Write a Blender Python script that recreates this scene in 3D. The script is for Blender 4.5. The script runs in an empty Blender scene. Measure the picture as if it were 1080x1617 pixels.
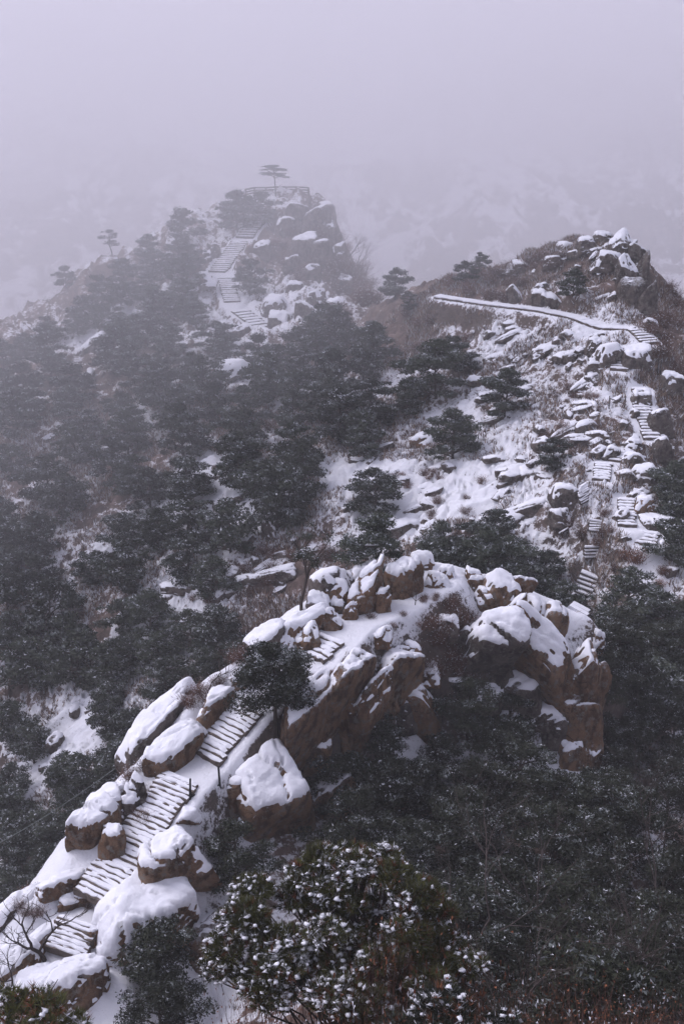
import bpy, bmesh, math, random
import numpy as np
from mathutils import Vector, Matrix
# ------------------------------------------------------------------ camera, light, exposure
scene = bpy.context.scene
PITCH = math.radians(19.9); F = 1950.0; CAMZ = 60.0
cam_d = bpy.data.cameras.new('camera'); cam = bpy.data.objects.new('camera', cam_d)
scene.collection.objects.link(cam); scene.camera = cam
cam.location = (0, 0, CAMZ); cam.rotation_euler = (math.pi/2 - PITCH, 0, 0)
cam_d.sensor_fit = 'VERTICAL'; cam_d.angle = 2*math.atan(808.5/F); cam_d.clip_end = 5000; cam_d.clip_start = 0.2
SUN_EL, SUN_AZ = math.radians(52), math.radians(-70)      # azimuth measured from +Y towards +X
world = bpy.data.worlds.new('World'); scene.world = world; world.use_nodes = True
wn = world.node_tree; bg = wn.nodes['Background']
sky = wn.nodes.new('ShaderNodeTexSky'); sky.sky_type = 'NISHITA'; sky.sun_disc = False
sky.sun_elevation = SUN_EL; sky.sun_rotation = SUN_AZ; sky.altitude = 600; sky.air_density = 1.0; sky.dust_density = 4.0
hsv = wn.nodes.new('ShaderNodeHueSaturation'); hsv.inputs['Saturation'].default_value = 0.20
tint = wn.nodes.new('ShaderNodeMix'); tint.data_type = 'RGBA'; tint.blend_type = 'MULTIPLY'; tint.inputs[0].default_value = 1
tint.inputs[7].default_value = (0.935, 0.915, 1.12, 1)
wn.links.new(sky.outputs[0], hsv.inputs['Color']); wn.links.new(hsv.outputs[0], tint.inputs[6])
wn.links.new(tint.outputs[2], bg.inputs[0]); bg.inputs[1].default_value = 0.15
sun_d = bpy.data.lights.new('sun', 'SUN'); sun = bpy.data.objects.new('sun', sun_d); scene.collection.objects.link(sun)
sun_d.energy = 0.75; sun_d.angle = math.radians(25); sun_d.color = (1, 0.97, 0.95)
sd = Vector((math.sin(SUN_AZ)*math.cos(SUN_EL), math.cos(SUN_AZ)*math.cos(SUN_EL), math.sin(SUN_EL)))
sun.rotation_euler = sd.to_track_quat('Z', 'Y').to_euler()
scene.view_settings.view_transform = 'Standard'; scene.view_settings.look = 'None'
scene.view_settings.exposure = 0.64; scene.view_settings.gamma = 1; scene.view_settings.use_curve_mapping = False
scene.render.engine = 'CYCLES'
cy = scene.cycles; cy.max_bounces = 24; cy.diffuse_bounces = 3; cy.glossy_bounces = 1; cy.transmission_bounces = 1
cy.volume_bounces = 24; cy.use_denoising = True; cy.caustics_reflective = False; cy.caustics_refractive = False
C = scene.collection
R = np.random.default_rng(11); random.seed(5)

# ------------------------------------------------------------------ numpy helpers
def _hash(ix, iy, iz, seed):
    h = (ix*374761393 + iy*668265263 + iz*2147483647 + seed*974711) & 0xFFFFFFFF
    h = ((h ^ (h >> 13))*1274126177) & 0xFFFFFFFF
    h = ((h ^ (h >> 16))*2246822519) & 0xFFFFFFFF
    return ((h ^ (h >> 15)) & 0xFFFFFF)/float(0xFFFFFF)*2 - 1
def vnoise(x, y, z=None, seed=0):
    x = np.asarray(x, float); y = np.asarray(y, float)
    z = np.zeros_like(x) if z is None else np.asarray(z, float)
    ix = np.floor(x).astype(np.int64); iy = np.floor(y).astype(np.int64); iz = np.floor(z).astype(np.int64)
    fx, fy, fz = x-ix, y-iy, z-iz
    fx = fx*fx*fx*(fx*(fx*6-15)+10); fy = fy*fy*fy*(fy*(fy*6-15)+10); fz = fz*fz*fz*(fz*(fz*6-15)+10)
    r = 0
    flat = not np.any(z)
    for dz in ((0,) if flat else (0, 1)):
        wz = 1 if flat else (fz if dz else 1-fz)
        for dx in (0, 1):
            wx = fx if dx else 1-fx
            for dy in (0, 1):
                wy = fy if dy else 1-fy
                r = r + wx*wy*wz*_hash(ix+dx, iy+dy, iz+dz, seed)
    return r
def fbm(x, y, z=None, octs=4, seed=0, gain=.5, lac=2.03):
    a, s, r = 1.0, 0.0, 0.0
    for o in range(octs):
        r = r + a*vnoise(x, y, z, seed+o*17); s += a; a *= gain
        x = x*lac + 3.1; y = y*lac + 7.7
        if z is not None: z = z*lac + 1.3
    return r/s
def sstep(a, b, v):
    t = np.clip((v-a)/(b-a), 0, 1); return t*t*(3-2*t)
cp, sp = math.cos(PITCH), math.sin(PITCH)
def ray(px, py):
    c = (px-540)/F; r = (808.5-py)/F
    return np.array([c, cp + sp*r, -sp + cp*r])
def W(px, py, Y):                                          # a point seen at a photo position, Y metres ahead
    d = ray(px, py); return np.array([0, 0, CAMZ]) + d*(Y/d[1])
def H(px, Y, z):                                           # a point not in view, given by bearing, distance and height
    return np.array([(px-540)/F/0.93*Y, Y, z])
def pxm(P):                                                # photo pixels per metre at P
    return F/(P[1]*cp + (CAMZ-P[2])*sp)

# ------------------------------------------------------------------ stair flights: photo positions, distance, steps, width
FL = [
 # near ridge
 ('near', [(100,1507,40.0),(124,1455,41.0)], 7, 2.0, 'short bottom flight of snowy stone steps below the curved landing, beside a big boulder'),
 ('near', [(145,1420,41.9),(285,1228,46.5)], 26, 2.1, 'long straight flight of snowy stone steps climbing the near ridge between boulders'),
 ('near', [(320,1195,48.2),(392,1115,50.3)], 12, 2.1, 'wide flight of snowy stone steps just left of the small pine on the ridge'),
 ('near', [(492,1038,53.2),(522,1008,54.2)], 5, 1.7, 'four snowy steps between the rocks behind the ridge pine, leading onto the white shelf'),
 # right hill
 ('right', [(1003,520,113.5),(1028,543,111.0)], 6, 1.7, 'highest short flight on the right hill, where the walkway turns down'),
 ('right', [(984,549,110.0),(977,585,106.6)], 8, 1.6, 'narrow flight beside a snowy boulder pile under the end of the walkway'),
 ('right', [(1010,613,104.2),(1013,640,101.6),(1030,694,97.2)], 17, 1.5, 'tall curving flight of snow-striped steps on the right hill, beside the broken rail'),
 ('right', [(976,712,94.4),(971,728,92.9)], 4, 1.2, 'tiny flight of four steps squeezed between two boulders on the right hill'),
 ('right', [(952,731,92.3),(948,758,90.0)], 7, 1.4, 'short steep flight left of the boulders, above the heap of old planks'),
 ('right', [(989,788,87.6),(989,831,84.6)], 9, 1.4, 'flight of wide snowy steps beside the round boulder low on the right hill'),
 ('right', [(1023,840,84.0),(1018,860,82.6)], 4, 1.6, 'lowest flight of four steps opening onto the snowy path and rusty bush'),
 # left hill
 ('left', [(416,318,201.5),(410,345,195.5),(386,376,188.5)], 16, 2.6, 'topmost flight rising through pines to the fenced lookout on the far hill'),
 ('left', [(380,380,187.5),(343,430,178.0)], 17, 2.7, 'slanting flight on the far misty hill, left of a round dark pine'),
 ('left', [(356,438,176.5),(367,477,167.5)], 13, 2.3, 'straight narrow flight on the far hill directly above the bent lower steps'),
 ('left', [(379,490,165.0),(416,518,159.5)], 7, 2.6, 'lowest flight on the far hill, with wide white landings beside snowy rocks'),
]
WALK = [(690,468,131.0),(770,480,127.0),(850,489,122.5),(905,500,119.0),(950,517,115.5),(1000,519,113.8)]
flights = []
for z_, pts, n, w, lab in FL:
    P = [W(*p) for p in pts]
    if P[0][2] > P[-1][2]: P = P[::-1]
    flights.append((z_, np.array(P), n, w, lab))

# ------------------------------------------------------------------ terrain control points
ctl = [W(*p) for p in [
 (430,1080,51.8),(560,975,56.5),(650,935,59.5),(700,905,61),
 (60,1400,43.2),(0,1470,41.5),(230,1180,50),(120,1300,46.5),(300,1090,52.5),(380,1040,55),(420,1000,57),(480,960,58.5),
 (540,910,61.5),(640,890,63),(700,890,63.5),(780,910,63.5),(840,955,62),(880,1010,60.5),(950,1015,62),
 (300,1290,46.5),(240,1330,45.0),(330,1400,43.3),(340,1460,43),(200,1560,38.6),(80,1580,38.5),(250,1617,38.5),(330,1600,39.5),(0,1560,38.8),
 (390,1340,45.6),(430,1260,48.5),(430,1180,50.8),(490,1250,50.5),(470,1130,52.5),(560,1150,54.5),(680,1150,56),(760,1130,58),(860,1200,57.5),(930,1210,57.5),
 (540,1060,54.8),(620,1010,57),(700,980,59),(760,1000,60),(700,1050,57.5),(820,1090,59),(760,940,62),
 (600,1300,50),(750,1300,49),(900,1300,50),(1060,1300,50),(600,1450,42),(900,1450,42),(1060,1450,41),(450,1500,40),
 (0,1250,86),(100,1150,88),(0,1000,100),(200,1150,84),(100,1000,100),(220,980,95),(330,960,91),(450,930,92),(560,870,93),(700,850,90),
 (800,880,87),(900,930,84),(960,980,78),(1060,960,76),(1000,1100,70),(1060,1200,62),(960,1200,61),
 (640,830,95),(600,760,100),(700,780,97),(780,800,93),(860,850,88),(850,780,92),(850,700,98),(700,700,105),(620,700,108),(560,740,104),
 (480,760,104),(420,830,100),(430,880,96),(340,720,112),(340,800,105),(300,900,98),
 (0,700,130),(0,850,113),(100,850,112),(200,850,108),(100,700,130),(200,700,125),(200,600,140),(100,560,158),(0,560,160),(0,505,172),
 (60,500,178),(110,445,188),(200,403,194),(290,355,199),(350,335,202),(410,306,204),(435,305,204),(485,305,204),(520,330,203),(528,380,190),
 (545,440,175),(470,400,183),(460,470,165),(520,480,158),(600,482,150),(560,520,148),(440,560,145),(330,600,138),(300,500,160),(300,420,182),
 (480,600,130),(560,600,125),(560,660,115),(640,600,122),(640,540,132),(740,540,125),(740,620,112),(850,600,112),(850,540,118),
 (1030,920,79),(760,428,140),(690,450,138),(840,398,138),(900,374,134),(950,366,130),(1000,388,128),(1032,430,126),(1045,490,122),(1080,492,126),
 (920,440,126),(850,440,130),(780,460,132),(980,470,120),(1060,560,112),(1060,650,104),(1070,750,96),(1070,850,86),(900,650,103),(920,700,96),
 (640,480,143),(940,600,107),(900,560,112),(985,650,100),(985,690,96.5),(930,745,90)]]
ctl += [H(*p) for p in [
 (0,52,17),(0,62,9),(-150,50,12),(-150,62,6),(120,57,18),(120,70,9),(230,60,19),(230,75,10),(330,64,20),(330,80,12),(450,68,21),(450,82,17),(560,72,23),(560,82,21),
 (700,74,23),(700,82,22),(850,74,22),(850,80,22),(950,70,22),
 (0,200,15),(110,225,15),(290,240,15),(435,245,12),(560,225,10),(640,172,22),(640,200,8),(760,165,22),(760,190,5),(900,160,22),(900,185,2),
 (1040,150,22),(1080,175,0),(1200,120,28),(1200,90,22),(1200,60,22),(1200,40,26),(-150,180,15),(-150,120,12),(-150,85,2),(-150,38,22),
 (-1500,100,0),(-1500,250,0),(2500,60,20),(2500,120,5),(-1500,40,20),(2500,200,0)]]
ctl += [H(x, 280, -14 + (x % 7)) for x in (-400, -100, 200, 540, 900, 1300, 1700)]
for i, x in enumerate((-500, -200, 60, 330, 600, 860, 1130, 1500)):
    j = (0, 22, -14, 10, 18, 2, 14, 6)[i]
    ctl += [W(x, 455, 350+j), W(x, 330, 425+j), W(x, 200, 495+j*1.2), W(x, 60, 565+j), H(x, 670, 125), H(x, 900, 150)]
ctl += [np.array(p, float) for p in [(-12,30,27),(-14,22,33),(-4,30,29.5),(5,30,31.5),(14,30,33),(0,22,36.5),(8,22,38),(20,22,38),(-14,14,41),(0,14,43.5),(14,14,44),
        (-10,8,45),(0,8,46),(10,8,46),(-10,4,49),(0,4,50),(10,4,50),(0,1,54),(-4,2,52),(4,2,52),(30,30,33),(-30,30,22),(-30,14,38),(40,10,50)]]
for z_, P, n, w, lab in flights: ctl += [p for p in P]
ctl += [W(*p) for p in WALK]
ctl = np.array(ctl)
def _k(a, b): return np.sqrt(((a[:, None, :]-b[None, :, :])**2).sum(-1) + 0.25)
A = np.zeros((len(ctl)+1,)*2); A[:-1, :-1] = _k(ctl[:, :2], ctl[:, :2]) - 0.06*np.eye(len(ctl)); A[-1, :-1] = 1; A[:-1, -1] = 1
sol = np.linalg.lstsq(A, np.append(ctl[:, 2], 0), rcond=None)[0]
def base_h(x, y):
    out = np.empty(len(x)); q = np.stack([x, y], 1)
    for i in range(0, len(x), 20000): out[i:i+20000] = _k(q[i:i+20000], ctl[:, :2]) @ sol[:-1] + sol[-1]
    return out
def seg_dist(x, y, a, b):                                  # distance to a segment and the height along it
    d = b[:2]-a[:2]; L2 = (d**2).sum() + 1e-9
    u = ((x-a[0])*d[0] + (y-a[1])*d[1])/L2; uc = np.clip(u, 0, 1)
    return np.hypot(x-a[0]-uc*d[0], y-a[1]-uc*d[1]), a[2] + uc*(b[2]-a[2])
walkP = np.array([W(*p) for p in WALK])
nearpath = np.array([W(396,1105,50.8), W(440,1066,52.3), W(492,1036,53.2)])
shelf = np.array([W(524,1004,54.5), W(560,978,56.4), W(620,950,58.6), W(680,915,60.8)])
landing = np.array([W(118,1443,41.3), W(146,1420,41.9)]); landing2 = np.array([W(288,1222,46.8), W(320,1197,48.1)])
lowpath = np.array([W(1018,862,82.4), W(1026,900,80.0), W(1030,935,78.3)])
carves = [(walkP, .9, .12, 1.2), (nearpath, 1.1, .0, 1.2),
          (shelf, 1.3, .0, 1.5), (landing, .55, .08, .5), (landing2, 1.0, .02, .9), (lowpath, .9, 0, 1.5)] + [(P, w/2+.35, .40 if n == 7 and z_ == 'near' else .11, 1.0) for z_, P, n, w, lab in flights[::-1]]
# where snow lies deep (photo position, distance, radius, amount) or is missing
SN = [(60,1400,43,6,.35),(200,1280,47,4,.6),(300,1300,46,4.5,1),(330,1400,43,4,1),(200,1560,38.6,4,1),(110,1540,39,3,1),(400,1090,52,2.5,1),(430,1180,51,3,.9),
 (600,960,58,4,1),(680,905,61,4,1),(760,930,62,4,.9),(520,930,60,4,.9),(860,990,60,4,.9),(560,1010,56,2.5,.6),(440,1000,57,3,.5),(330,1600,39,2,.9),
 (650,830,95,5,.55),(620,760,100,4,.5),(560,740,104,3.5,.5),(700,790,96,5,.35),(740,520,127,5,.22),(800,510,123,4,.2),(760,780,95,5,.6),(690,650,110,6,.3),(640,580,125,7,.3),(760,560,122,7,.3),
 (900,560,116,6,.15),(880,620,108,8,.05),(975,640,102,4,.6),(1000,760,90,5,.35),(1030,880,80,3,.8),(960,800,87,5,.2),(960,520,115,4,.7),(940,440,125,8,.4),
 (390,800,103,3,.9),(370,750,108,3,.7),(425,830,100,3,.8),(340,700,113,5,.5),(300,930,96,4,.7),(250,980,93,4,.6),(320,960,90,3,.5),(420,930,92,5,.35),
 (60,1200,88,6,.35),(110,1120,88,5,.5),(200,1100,85,4,.5),(30,1280,84,5,.3),(70,880,112,3,.4),(460,480,164,8,.4),(520,470,158,6,.3),(370,440,176,8,.3),
 (340,370,195,8,.3),(450,330,200,8,.2),(150,540,165,5,.6),(1010,430,124,8,.3),(890,600,108,10,.22),(820,660,103,7,.18),(980,590,107,5,.25),(420,600,135,5,.35),(250,640,135,5,.4),(150,700,126,5,.35),(300,760,110,5,.35),(230,840,108,5,.4),(120,930,104,5,.35),(60,780,120,5,.35),(350,540,150,6,.35),(230,500,165,7,.35),(500,620,125,5,.35),(460,700,112,4,.4),(520,760,103,5,.5),(860,880,86,5,.4),(540,860,94,5,.3)]
SNW = [(W(a, b, c)[:2], r, s) for a, b, c, r, s in SN]
GR = [(470,900,92,8,.5),(300,1060,60,6,.5),(240,1130,51.5,1.8,.9),(200,1230,49,1.6,.9),(330,1060,54.5,2,.8),(720,960,59.8,2.2,.95),(690,1010,58,2.5,.8),(740,420,139,14,.5),(830,410,136,10,.5),
      (900,700,98,4,.4),(1050,480,122,6,.8),(1060,600,108,6,.6),(500,400,184,8,.6),(980,430,123,3,.5)]
GRW = [(W(a, b, c)[:2], r, s) for a, b, c, r, s in GR]
def terrain(x, y):
    z = base_h(x, y)
    amp = np.clip(y/100, .25, 1.6)
    near = 1 - sstep(60, 80, y)
    z = z + fbm(x/9, y/9, seed=1)*amp*1.1 + fbm(x/3.4, y/1.7, seed=2, octs=4)*np.clip(y/140, .25, 1.3)*(.8+.9*sstep(130, 170, y))
    # blocky ledges of bedrock
    led = fbm(x/7.5 + fbm(x/7, y/7, seed=8)*.9, y/3.0 + fbm(x/6, y/6, seed=9)*.7, seed=5, octs=4)
    lq = led*5; q = (np.floor(lq) + sstep(.3, .7, lq-np.floor(lq)))/5
    z = z + (q-led)*(4.6-near*3.6)*sstep(12, 30, y)*(1-sstep(240, 300, y))
    far = sstep(250, 330, y)
    rid = 1-np.abs(fbm(x/70 + .3*fbm(x/30, y/30, seed=31), y/70, seed=21, octs=5))*2
    z = z + far*(rid-.5)*17 + far*fbm(x/14, y/14, seed=23, octs=4)*7
    for P, hw, dz, fall in carves:
        m = (x > P[:,0].min()-4) & (x < P[:,0].max()+4) & (y > P[:,1].min()-4) & (y < P[:,1].max()+4)
        if not m.any(): continue
        xm, ym = x[m], y[m]; bd = np.full(xm.shape, 1e9); bz = np.zeros(xm.shape)
        for a, b in zip(P[:-1], P[1:]):
            d, h = seg_dist(xm, ym, a, b); s = d < bd; bd[s] = d[s]; bz[s] = h[s]
        wgt = 1 - sstep(hw, hw+fall, bd)
        z[m] = z[m]*(1-wgt) + (bz-dz)*wgt
    return z
def cover(x, y):                                           # how much snow has settled, 0 bare to 1 deep
    c = .24 - .05*sstep(66, 76, y) + .22*(1-sstep(35, 70, y))
    for p, r, s in SNW: c = c + s*.75*np.exp(-((x-p[0])**2 + (y-p[1])**2)/(2*(r*.75)**2))
    for p, r, s in GRW: c = c - s*.8*np.exp(-((x-p[0])**2 + (y-p[1])**2)/(2*(r*.75)**2))
    lowland = (1-sstep(50, 56, y))*sstep(-5.2, -3.8, x)      # forest floor under the near trees
    c = c*(1-lowland*.75)
    for P, hw, dz, fall in carves:
        m = (np.abs(x-P[:,0].mean()) < 20) & (np.abs(y-P[:,1].mean()) < 20)
        if m.any():
            bd = np.full(m.sum(), 1e9)
            for a, b in zip(P[:-1], P[1:]): bd = np.minimum(bd, seg_dist(x[m], y[m], a, b)[0])
            c[m] = np.maximum(c[m], .95*(1-sstep(hw, hw+.5, bd)))
    return np.clip(c, 0, 1)
tt = np.concatenate([np.linspace(-1.6, -.46, 24)[:-1], np.linspace(-.46, .46, 520), np.linspace(.46, 1.6, 24)[1:]])
YY = np.exp(np.concatenate([np.linspace(math.log(2.0), math.log(35), 200)[:-1], np.linspace(math.log(35), math.log(150), 560)[:-1], np.linspace(math.log(150), math.log(900), 300)])); NC, NR = len(tt), len(YY)
GX = (tt[None, :]*YY[:, None]); GY = np.repeat(YY[:, None], NC, 1)
GZ = terrain(GX.ravel(), GY.ravel()).reshape(NR, NC); GC = cover(GX.ravel(), GY.ravel()).reshape(NR, NC)
lY = np.log(YY)
def gz(x, y, G=None):
    G = GZ if G is None else G
    x = np.atleast_1d(np.asarray(x, float)); y = np.atleast_1d(np.asarray(y, float))
    u = np.interp(x/y, tt, np.arange(NC)); v = np.interp(np.log(y), lY, np.arange(NR))
    i = np.clip(u.astype(int), 0, NC-2); j = np.clip(v.astype(int), 0, NR-2); fu, fv = u-i, v-j
    return (G[j, i]*(1-fu)+G[j, i+1]*fu)*(1-fv) + (G[j+1, i]*(1-fu)+G[j+1, i+1]*fu)*fv
def hit(px, py, h=0.0, ymin=8):                            # where the line of sight comes within h metres of the ground
    d = ray(px, py); u = np.interp(d[0]/d[1], tt, np.arange(NC)); i = min(int(u), NC-2); f = u-i
    col = GZ[:, i]*(1-f) + GZ[:, i+1]*f
    zz = CAMZ + YY*(d[2]/d[1]) - col - h
    k = np.nonzero((zz < 0) & (YY > ymin))[0]
    if not len(k): return None
    k = max(k[0], 1); a, b = zz[k-1], zz[k]; w = np.clip(a/(a-b+1e-9), 0, 1); Y = YY[k-1]*(1-w) + YY[k]*w
    return np.array([d[0]/d[1]*Y, Y, CAMZ + Y*d[2]/d[1]])

# ------------------------------------------------------------------ materials
def M(name):
    m = bpy.data.materials.new(name); m.use_nodes = True; nt = m.node_tree
    return m, nt, nt.nodes['Principled BSDF']
def nd(nt, t, **kw):
    n = nt.nodes.new(t)
    for k, v in kw.items():
        if k in n.inputs.keys() if isinstance(k, str) else False: n.inputs[k].default_value = v
        else: setattr(n, k, v)
    return n
def ln(nt, a, b): nt.links.new(a, b)
def noise(nt, scale, det=4, rough=.55, co=None):
    n = nt.nodes.new('ShaderNodeTexNoise'); n.inputs['Scale'].default_value = scale; n.inputs['Detail'].default_value = det
    n.inputs['Roughness'].default_value = rough
    if co is not None: ln(nt, co, n.inputs['Vector'])
    return n
def ramp(nt, src, stops):
    r = nt.nodes.new('ShaderNodeValToRGB'); e = r.color_ramp.elements
    while len(e) < len(stops): e.new(.5)
    for i, (p, c) in enumerate(stops):
        e[i].position = p; e[i].color = (*(c if isinstance(c, tuple) else (c, c, c)), 1)
    ln(nt, src, r.inputs[0]); return r
def mix(nt, fac, a, b, mode='MIX'):
    m = nt.nodes.new('ShaderNodeMix'); m.data_type = 'RGBA'; m.blend_type = mode
    for s, i in ((fac, 0), (a, 6), (b, 7)):
        if isinstance(s, (int, float)): m.inputs[i].default_value = s
        elif isinstance(s, tuple): m.inputs[i].default_value = (*s, 1)
        else: ln(nt, s, m.inputs[i])
    return m.outputs[2]
def math_(nt, op, a, b=0.0, c=0.0):
    m = nt.nodes.new('ShaderNodeMath'); m.operation = op
    for i, s in enumerate((a, b, c)):
        if isinstance(s, (int, float)): m.inputs[i].default_value = s
        else: ln(nt, s, m.inputs[i])
    return m.outputs[0]
def bump(nt, bs, h, strength, dist):
    b = nt.nodes.new('ShaderNodeBump'); b.inputs['Strength'].default_value = strength; b.inputs['Distance'].default_value = dist
    ln(nt, h, b.inputs['Height']); ln(nt, b.outputs[0], bs.inputs['Normal'])
def wpos(nt): return nt.nodes.new('ShaderNodeNewGeometry').outputs['Position']
SNOWC = (.76, .76, .80)
def snow_mat():
    m, nt, b = M('snow'); p = wpos(nt)
    n = noise(nt, 1.6, 5, .6, p); n2 = noise(nt, 9, 3, .6, p)
    ln(nt, ramp(nt, n.outputs[0], [(.3, (.68, .68, .72)), (.7, SNOWC)]).outputs[0], b.inputs['Base Color'])
    b.inputs['Roughness'].default_value = .85; b.inputs['Specular IOR Level'].default_value = .2
    h = math_(nt, 'ADD', n.outputs[0], math_(nt, 'MULTIPLY', n2.outputs[0], .25)); bump(nt, b, h, .7, .12)
    return m
def rock_mat(name, c1, c2, c3, dust=.25):
    m, nt, b = M(name); p = wpos(nt)
    n = noise(nt, .8, 6, .62, p); n2 = noise(nt, 5, 5, .65, p); n3 = noise(nt, 26, 3, .6, p)
    st = nt.nodes.new('ShaderNodeMapping'); st.inputs['Scale'].default_value = (1.6, 1.6, .8); ln(nt, p, st.inputs[0])
    n4 = noise(nt, 1.2, 4, .6, st.outputs[0])
    c = ramp(nt, n.outputs[0], [(.32, c1), (.5, c2), (.68, c3)]).outputs[0]
    c = mix(nt, ramp(nt, n4.outputs[0], [(.46, 0.0), (.60, .8)]).outputs[0], c, tuple(v*.30 for v in c1))
    c = mix(nt, math_(nt, 'MULTIPLY', n2.outputs[0], .5), c, tuple(v*.45 for v in c2))
    c = mix(nt, ramp(nt, n3.outputs[0], [(.5, 0.0), (.62, .3)]).outputs[0], c, tuple(v*.35 for v in c1))
    g = nt.nodes.new('ShaderNodeNewGeometry'); sx = nt.nodes.new('ShaderNodeSeparateXYZ'); ln(nt, g.outputs['Normal'], sx.inputs[0])
    up = math_(nt, 'ADD', sx.outputs[2], math_(nt, 'MULTIPLY', math_(nt, 'SUBTRACT', n2.outputs[0], .5), 2.2))
    c = mix(nt, ramp(nt, math_(nt, 'MULTIPLY', up, 1.0), [(.55, 0.0), (1.0, dust*2.4)]).outputs[0], c, (.62, .62, .66))   # dusting of snow on ledges
    n5 = noise(nt, 2.6, 5, .7, p); c = mix(nt, ramp(nt, n5.outputs[0], [(.53, 0.0), (.62, .75)]).outputs[0], c, (.27, .25, .22))      # pale lichen
    v = nt.nodes.new('ShaderNodeTexVoronoi'); v.feature = 'DISTANCE_TO_EDGE'; v.inputs['Scale'].default_value = .42; wp = nt.nodes.new('ShaderNodeVectorMath'); wp.operation = 'MULTIPLY_ADD'; ln(nt, n.outputs[1], wp.inputs[0]); wp.inputs[1].default_value = (2.6, 2.6, 1.2); ln(nt, p, wp.inputs[2]); ln(nt, wp.outputs[0], v.inputs['Vector'])
    cr = ramp(nt, v.outputs[0], [(0.0, 0.0), (.02, 1.0)]).outputs[0]
    c = mix(nt, math_(nt, 'MULTIPLY', ramp(nt, v.outputs[0], [(0.0, .9), (.016, 0.0)]).outputs[0], ramp(nt, n5.outputs[0], [(.42, 1.0), (.52, 0.0)]).outputs[0]), c, (.04, .028, .022)); ln(nt, c, b.inputs['Base Color']); b.inputs['Roughness'].default_value = .9; b.inputs['Specular IOR Level'].default_value = .2
    h = math_(nt, 'ADD', math_(nt, 'ADD', math_(nt, 'MULTIPLY', n2.outputs[0], .8), math_(nt, 'MULTIPLY', n3.outputs[0], .35)), math_(nt, 'MULTIPLY', cr, .25))
    bump(nt, b, h, 1.0, .55)
    return m
def ground_mat():
    m, nt, b = M('mountain_ground'); p = wpos(nt)
    at = nt.nodes.new('ShaderNodeAttribute'); at.attribute_name = 'snow_cover'
    g = nt.nodes.new('ShaderNodeNewGeometry'); sx = nt.nodes.new('ShaderNodeSeparateXYZ'); ln(nt, g.outputs['Normal'], sx.inputs[0])
    n0 = noise(nt, .16, 5, .6, p); n1 = noise(nt, .8, 7, .72, p); n2 = noise(nt, 3.4, 6, .78, p)
    # ground colours: straw, pinkish soil, dark rock
    soil = ramp(nt, n1.outputs[0], [(.3, (.035, .028, .026)), (.45, (.11, .078, .066)), (.58, (.19, .135, .115)), (.72, (.27, .21, .175))]).outputs[0]
    rock = ramp(nt, n2.outputs[0], [(.3, (.05, .042, .04)), (.7, (.16, .125, .105))]).outputs[0]
    slope = ramp(nt, sx.outputs[2], [(.45, 1.0), (.75, 0.0)]).outputs[0]
    c = mix(nt, slope, soil, rock)
    # snow where cover + noise is high and slope is not too steep
    s = math_(nt, 'ADD', at.outputs['Fac'], math_(nt, 'MULTIPLY', math_(nt, 'SUBTRACT', n1.outputs[0], .5), 1.9))
    s = math_(nt, 'ADD', s, math_(nt, 'MULTIPLY', math_(nt, 'SUBTRACT', n2.outputs[0], .5), 1.5))
    s = math_(nt, 'ADD', s, math_(nt, 'MULTIPLY', math_(nt, 'SUBTRACT', n0.outputs[0], .5), .9))
    s = math_(nt, 'SUBTRACT', s, math_(nt, 'MULTIPLY', math_(nt, 'SUBTRACT', .82, sx.outputs[2]), 1.1))
    sm = ramp(nt, s, [(.33, 0.0), (.44, .72), (.60, 1.0)]).outputs[0]
    c = mix(nt, sm, c, SNOWC)
    ln(nt, c, b.inputs['Base Color']); b.inputs['Roughness'].default_value = .9; b.inputs['Specular IOR Level'].default_value = .15
    h = math_(nt, 'ADD', math_(nt, 'MULTIPLY', n1.outputs[0], .8), math_(nt, 'MULTIPLY', n2.outputs[0], .4))
    bump(nt, b, h, .8, .35)
    return m
def far_mat():
    m, nt, b = M('far_mountain_ground'); p = wpos(nt)
    mp = nt.nodes.new('ShaderNodeMapping'); mp.inputs['Rotation'].default_value = (0, 0, .5); mp.inputs['Scale'].default_value = (1, .55, 1); ln(nt, p, mp.inputs[0])
    n0 = noise(nt, .012, 4, .6, p); n1 = noise(nt, .075, 7, .72, mp.outputs[0]); n2 = noise(nt, .4, 4, .7, p)
    c = ramp(nt, n2.outputs[0], [(.3, (.035, .03, .03)), (.5, (.10, .068, .06)), (.7, (.20, .14, .12))]).outputs[0]
    s = math_(nt, 'ADD', math_(nt, 'MULTIPLY', n1.outputs[0], 1.0), math_(nt, 'MULTIPLY', math_(nt, 'SUBTRACT', n0.outputs[0], .5), .5))
    s = math_(nt, 'ADD', s, math_(nt, 'MULTIPLY', math_(nt, 'SUBTRACT', n2.outputs[0], .5), .35))
    c = mix(nt, ramp(nt, s, [(.49, 0.0), (.55, 1.0)]).outputs[0], c, (.75, .74, .78))
    ln(nt, c, b.inputs['Base Color']); b.inputs['Roughness'].default_value = .95
    return m
def plain(name, c, rough=.9, var=.35, scale=6.0, spec=.15):
    m, nt, b = M(name); n = noise(nt, scale, 4, .6, wpos(nt))
    ln(nt, ramp(nt, n.outputs[0], [(.3, tuple(v*(1-var) for v in c)), (.7, tuple(min(1, v*(1+var)) for v in c))]).outputs[0], b.inputs['Base Color'])
    b.inputs['Roughness'].default_value = rough; b.inputs['Specular IOR Level'].default_value = spec
    return m
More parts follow.
